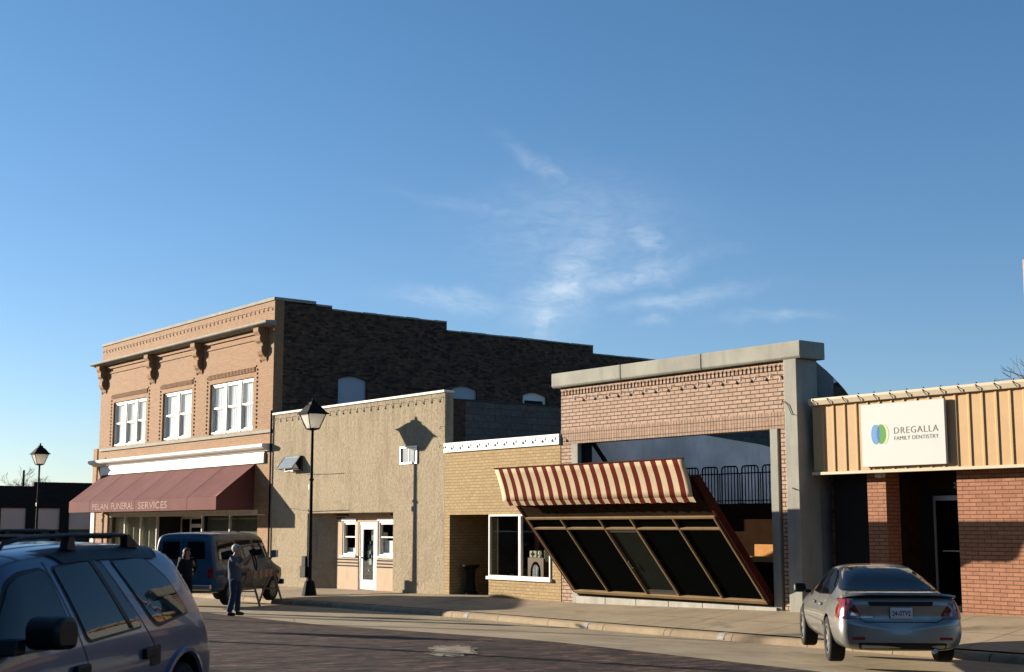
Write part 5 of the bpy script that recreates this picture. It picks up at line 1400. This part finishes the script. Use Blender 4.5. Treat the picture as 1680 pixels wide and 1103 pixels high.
def person(label, loc, rz, J, mats, hair_long=False, extra=None):
    T = thing('person', label, 'person', loc, rz)
    def obj(name, chains, mat, sub=2):
        me = skinned(chains, sub); me.name = name; me.materials.append(mat)
        me.polygons.foreach_set('use_smooth', [True] * len(me.polygons))
        o = bpy.data.objects.new(name, me); link(o, T); return o
    P = lambda k, r_: (*J[k], r_)
    mid = lambda a, b, t: tuple(J[a][i] * (1 - t) + J[b][i] * t for i in range(3))
    ch = [[P('hip', .12), (*mid('hip', 'chest', .5), .115), P('chest', .125), P('neck', .055), P('jaw', .062), P('head', .092), P('crown', .062)]]
    for s in 'LR':
        ch.append([P('chest', .125), P('sh' + s, .06), P('el' + s, .046), P('wr' + s, .032), P('pa' + s, .036)])
        pa, wr = Vector(J['pa' + s]), Vector(J['wr' + s]); d = (pa - wr).normalized(); sd = d.cross(Vector((0, 0, 1))).normalized(); up = sd.cross(d)
        for k, (off, L) in enumerate(((-.03, .075), (-.01, .088), (.01, .082), (.03, .062))):
            b = pa + d * .03 + sd * off
            ch.append([P('pa' + s, .036), (*b, .010), (*(b + d * L * .5 + up * .006), .009), (*(b + d * L * .8 + up * .03), .008)])
        b = pa + sd * -.035 + up * .02
        ch.append([P('pa' + s, .036), (*b, .011), (*(b + d * .035 + up * .03), .009)])
        ch.append([P('hip', .12), P('th' + s, .085), P('kn' + s, .058), P('an' + s, .04), P('to' + s, .03)])
    body = obj('body', ch, mats['skin'])
    # face: nose, ears and eyes joined into the body mesh
    bm = bmesh.new(); bm.from_mesh(body.data)
    hd = Vector(J['head']); fwd = Vector(J['look']).normalized(); lf = Vector((0, 0, 1)).cross(fwd).normalized(); up = fwd.cross(lf)
    for off, sc_ in ((fwd * .098 - up * .012, (.018, .012, .026)), (lf * .092 - up * .01, (.016, .012, .032)), (-lf * .092 - up * .01, (.016, .012, .032)), (fwd * .084 - up * .055, (.012, .026, .007)), (fwd * .086 + lf * .032 + up * .016, (.010, .013, .009)), (fwd * .086 - lf * .032 + up * .016, (.010, .013, .009))):
        mt = Matrix.Translation(hd + off) @ Matrix((fwd, lf, up)).transposed().to_4x4() @ Matrix.Diagonal((*sc_, 1))
        bmesh.ops.create_uvsphere(bm, u_segments=10, v_segments=8, radius=1, matrix=mt)
    bm.to_mesh(body.data); bm.free()
    body.data.polygons.foreach_set('use_smooth', [True] * len(body.data.polygons))
    tor = [[(*mid('hip', 'chest', -.42), .172), P('hip', .184), (*mid('hip', 'chest', .45), .172), P('chest', .182), (*mid('chest', 'neck', .55), .10)]]
    for s in 'LR':
        tor.append([P('chest', .182), P('sh' + s, .088), (*mid('sh' + s, 'el' + s, mats.get('sleeve', .75)), .072)])
        if mats.get('sleeve', .75) > .9: tor[-1] += [P('el' + s, .056), (*mid('el' + s, 'wr' + s, .92), .042)]
    obj(mats.get('topname', 'shirt'), tor, mats['top'])
    tr_ = [[(*mid('hip', 'chest', .12), .155), P('hip', .165)]]
    for s in 'LR': tr_.append([P('hip', .165), P('th' + s, .118), (*mid('th' + s, 'kn' + s, .6), .10), P('kn' + s, .088), (*mid('kn' + s, 'an' + s, .5), .082), (*mid('an' + s, 'kn' + s, -.04), .084)])
    obj('trousers', tr_, mats['leg'])
    for s in 'LR':
        a, t = Vector(J['an' + s]), Vector(J['to' + s]); h_ = a + (a - t).normalized() * .05
        obj('shoe', [[(h_.x, h_.y, .045, .045), (a.x, a.y, .05, .052), (*((a + t) / 2 * 1.0).xy, .045, .05), (t.x, t.y, .04, .042), (*(t + (t - a).normalized() * .06).xy, .035, .03)]], mats['shoe'])
    hb = bmesh.new()
    mt = Matrix.Translation(hd - fwd * .022 + up * .022) @ Matrix((fwd, lf, up)).transposed().to_4x4() @ Matrix.Diagonal((.112, .104, .108, 1))
    bmesh.ops.create_uvsphere(hb, u_segments=20, v_segments=14, radius=1, matrix=mt)
    if hair_long:
        mt = Matrix.Translation(hd - fwd * .05 - up * .09) @ Matrix((fwd, lf, up)).transposed().to_4x4() @ Matrix.Diagonal((.075, .105, .15, 1))
        bmesh.ops.create_uvsphere(hb, u_segments=20, v_segments=14, radius=1, matrix=mt)
    # keep the face clear
    bmesh.ops.delete(hb, geom=[v for v in hb.verts if (v.co - hd).dot(fwd) > .055 and (v.co - hd).dot(up) < .055], context='VERTS')
    for v in hb.verts: v.co += Vector((random.uniform(-1, 1), random.uniform(-1, 1), random.uniform(-1, 1))) * .004
    hm = bpy.data.meshes.new('hair'); hb.to_mesh(hm); hb.free(); hm.materials.append(mats['hair'])
    hm.polygons.foreach_set('use_smooth', [True] * len(hm.polygons))
    link(bpy.data.objects.new('hair', hm), T)
    return T
man = dict(hip=(0, 0, .96), chest=(-.03, 0, 1.30), neck=(-.01, 0, 1.49), jaw=(.04, 0, 1.565), head=(.035, 0, 1.645), crown=(.015, 0, 1.715), look=(1, 0, .12),
           shL=(-.02, .19, 1.42), elL=(.20, .22, 1.24), wrL=(.38, .09, 1.46), paL=(.43, .06, 1.52), shR=(-.02, -.19, 1.42), elR=(.19, -.22, 1.22), wrR=(.38, -.08, 1.44), paR=(.43, -.055, 1.50),
           thL=(0, .10, .88), knL=(.035, .125, .50), anL=(.02, .14, .09), toL=(.15, .16, .05), thR=(0, -.10, .88), knR=(.02, -.10, .50), anR=(-.08, -.12, .09), toR=(.05, -.14, .05))
person('white haired man in slate blue shirt and jeans raising a camera beside the van', (-31.85, -7.25, -.41), R(40), man,
       dict(skin=M['skin'], top=M['shirt_blue'], leg=M['jeans'], shoe=M['shoe'], hair=M['hair_white'], sleeve=.72))
woman = dict(hip=(0, 0, .92), chest=(.0, 0, 1.22), neck=(.0, 0, 1.40), jaw=(.03, 0, 1.47), head=(.025, 0, 1.54), crown=(.01, 0, 1.61), look=(1, 0, 0),
             shL=(0, .17, 1.34), elL=(-.06, .33, 1.10), wrL=(.04, .16, .98), paL=(.07, .12, .95), shR=(0, -.17, 1.34), elR=(-.02, -.23, 1.08), wrR=(.05, -.22, .85), paR=(.07, -.21, .78),
             thL=(0, .09, .85), knL=(.02, .10, .48), anL=(0, .10, .08), toL=(.12, .12, .05), thR=(0, -.09, .85), knR=(.02, -.10, .48), anR=(0, -.11, .08), toR=(.12, -.13, .05))
person('auburn haired person in black standing with a hand on the hip behind the grey suv', (-34.3, -7.45, -.43), R(10), woman,
       dict(skin=M['skin'], top=M['dark_cloth'], leg=M['dark_cloth'], shoe=M['shoe'], hair=M['hair_red'], sleeve=1.0, topname='jacket'), hair_long=True)
# camera in the man's hands
def rel(o, rz, p): c, s = math.cos(rz), math.sin(rz); return (o[0] + p[0] * c - p[1] * s, o[1] + p[0] * s + p[1] * c, o[2] + p[2])
mo_ = (-31.85, -7.25, -.41)
T = thing('video_camera', 'black camera with hanging strap held up by the white haired man', 'camera', rel(mo_, R(40), (.47, 0, 1.50)), R(40))
c = MB(); c.box(-.06, .10, -.075, .075, -.02, .13); c.box(-.03, .05, -.03, .03, .13, .16); c.build('case', M['black'], T, bevel=.015)
c = MB(); c.lathe([(.05, 0), (.055, .02), (.045, .05), (.055, .12), (.04, .125)], (.10, 0, .05), 'X', 16); c.build('lens', M['black'], T, smooth=True)
c = MB(); c.box(-.02, .22, -.10, .10, .20, .215); c.box(.0, .03, -.01, .01, .16, .20); c.build('sun_hood', M['black'], T)
c = MB(); c.tube([(0, -.07, .03), (.06, -.09, -.15), (.10, -.06, -.32), (.10, 0, -.38), (.09, .06, -.30), (.04, .09, -.12), (0, .07, .03)], .018, 6); c.build('strap', M['black_matt'], T)

# barricade in front of the van
T = thing('barricade', 'folding timber barricade with orange and white board standing beside the van', 'barricade', (-35.6, -4.7, -.46))
def seg(mb, a, b, r_): mb.tube([a, b], r_, 4)
pA, pB = Vector((-35.65, -4.95, 0)), Vector((-36.95, -3.55, 0))
dv = (pB - pA).normalized(); nv = Vector((dv.y, -dv.x, 0))
zg = -.45
bd = MB()
for z0 in (.34,):
    ps = [pA - dv * .25, pB + dv * .2]
    q = [ps[0] + nv * .05, ps[1] + nv * .05, ps[1] + nv * .025, ps[0] + nv * .025]
    bd.add([(p.x, p.y, z0) for p in q] + [(p.x, p.y, z0 + .22) for p in q], [(3, 2, 1, 0), (4, 5, 6, 7), (0, 1, 5, 4), (1, 2, 6, 5), (2, 3, 7, 6), (3, 0, 4, 7)])
bd.build('board', M['board_orange'], T)
for p in (pA, pB):
    for q in (1, -1):
        lg_ = MB(); a = p + nv * .02; b = p + nv * (.36 * q)
        seg(lg_, (a.x, a.y, .62), (b.x, b.y, zg + .01), .032); lg_.build('leg', M['timber'], T)
    br = MB(); a, b = p + nv * .23, p - nv * .20; seg(br, (a.x, a.y, -.02), (b.x, b.y, -.02), .022); br.build('brace', M['timber'], T)

# ------------------------------------------------------------------ sun, sky, camera
SUN = Vector((-2.01, -1.0, .43)).normalized()
el = math.asin(SUN.z)
sd = bpy.data.lights.new('sun', 'SUN'); sd.energy = 4.8; sd.angle = R(.5); sd.color = (1.0, .885, .73)
so = bpy.data.objects.new('sun', sd); link(so); so.rotation_euler = SUN.to_track_quat('Z', 'Y').to_euler()

world = bpy.data.worlds.new('World'); scn.world = world; world.use_nodes = True
nt = world.node_tree; bg = nt.nodes['Background']
sky = nt.nodes.new('ShaderNodeTexSky'); sky.sky_type = 'NISHITA'; sky.sun_disc = False
sky.sun_elevation = el; sky.sun_rotation = math.atan2(SUN.x, SUN.y)
sky.altitude = 300; sky.air_density = .85; sky.dust_density = .3; sky.ozone_density = 3.0
tc = nt.nodes.new('ShaderNodeTexCoord')
vm = tc.outputs['Generated']
def vdot(v):
    n = nt.nodes.new('ShaderNodeVectorMath'); n.operation = 'DOT_PRODUCT'; nt.links.new(vm, n.inputs[0]); n.inputs[1].default_value = v; return n.outputs['Value']
F = (-.76886855, .63940687, 0); Rv = (.63940687, .76886855, 0)
df = vdot(F)
uu = math_n(nt, 'DIVIDE', vdot(Rv), df); vv = math_n(nt, 'DIVIDE', vdot((0, 0, 1)), df)
cv = nt.nodes.new('ShaderNodeCombineXYZ'); nt.links.new(uu, cv.inputs[0]); nt.links.new(vv, cv.inputs[1])
# wispy warp
wn = nt.nodes.new('ShaderNodeTexNoise'); wn.inputs['Scale'].default_value = 16; wn.inputs['Detail'].default_value = 6; wn.inputs['Roughness'].default_value = .6; nt.links.new(cv.outputs[0], wn.inputs['Vector'])
ws = nt.nodes.new('ShaderNodeSeparateColor'); nt.links.new(wn.outputs['Color'], ws.inputs[0])
uw = math_n(nt, 'ADD', uu, math_n(nt, 'MULTIPLY', math_n(nt, 'SUBTRACT', ws.outputs[0], .5), .055))
vw = math_n(nt, 'ADD', vv, math_n(nt, 'MULTIPLY', math_n(nt, 'SUBTRACT', ws.outputs[1], .5), .035))
total = None
# (u, v, half length, half width, angle, weight)
for (u0, v0, a, b, ang, wt) in ((.000, .176, .036, .021, 50, .66), (-.014, .152, .020, .009, 70, .62), (.018, .198, .040, .020, 66, .36), (.05, .185, .05, .009, 14, .45), (.062, .213, .022, .011, -20, .40),
                                (-.080, .168, .045, .008, -9, .36), (.085, .1685, .045, .006, 6, .38), (.068, .152, .014, .004, 10, .35), (.155, .152, .035, .004, -3, .25), (-.018, .265, .030, .006, -40, .24), (.015, .215, .07, .040, 0, .22), (-.05, .236, .06, .006, -12, .14)):
    c, s = math.cos(R(ang)), math.sin(R(ang))
    du = math_n(nt, 'SUBTRACT', uw, u0); dv_ = math_n(nt, 'SUBTRACT', vw, v0)
    p = math_n(nt, 'ADD', math_n(nt, 'MULTIPLY', du, c / a), math_n(nt, 'MULTIPLY', dv_, s / a))
    q = math_n(nt, 'ADD', math_n(nt, 'MULTIPLY', du, -s / b), math_n(nt, 'MULTIPLY', dv_, c / b))
    r2 = math_n(nt, 'ADD', math_n(nt, 'MULTIPLY', p, p), math_n(nt, 'MULTIPLY', q, q))
    g = math_n(nt, 'MULTIPLY', math_n(nt, 'EXPONENT', math_n(nt, 'MULTIPLY', r2, -1.0)), wt)
    total = g if total is None else math_n(nt, 'MAXIMUM', total, g)
fib = noise(nt, stretch(nt, cv.outputs[0], (1, 2.6, 1)), 34, 8, .66, 1.2)
mask = math_n(nt, 'MULTIPLY', total, math_n(nt, 'MULTIPLY_ADD', fib, 2.1, -.40, clamp=True), clamp=True)
mask = math_n(nt, 'MULTIPLY', mask, math_n(nt, 'GREATER_THAN', df, .2))
szn = nt.nodes.new('ShaderNodeSeparateXYZ'); nt.links.new(vm, szn.inputs[0])
tint = mix(nt, 1.0, sky.outputs[0], ramp(nt, szn.outputs[2], .0, .34, (.98, .92, .97), (.80, .98, 1.03)), 'MULTIPLY')
cl = mix(nt, math_n(nt, 'MULTIPLY', mask, .9), tint, (5.2, 5.8, 6.4, 1))
nt.links.new(cl, bg.inputs[0]); bg.inputs[1].default_value = .058

cam = bpy.data.cameras.new('camera'); co_ = bpy.data.objects.new('camera', cam); link(co_)
cam.sensor_width = 36; cam.lens = 2245 / 1680 * 36; cam.clip_start = .1; cam.clip_end = 4000
co_.location = (0, -23, 1.8)
yaw, pitch = R(37.6), R(7.92)
fw = Vector((-math.cos(yaw) * math.cos(pitch), math.sin(yaw) * math.cos(pitch), math.sin(pitch)))
co_.rotation_euler = fw.to_track_quat('-Z', 'Y').to_euler()
cam.dof.use_dof = True; cam.dof.focus_distance = 28; cam.dof.aperture_fstop = 3.2
scn.camera = co_
scn.view_settings.view_transform = 'Standard'; scn.view_settings.look = 'None'; scn.view_settings.gamma = 1; scn.view_settings.exposure = 1.55
scn.view_settings.use_curve_mapping = False
scn.render.engine = 'CYCLES'; scn.cycles.use_denoising = True
scn.cycles.max_bounces = 6; scn.cycles.transparent_max_bounces = 12
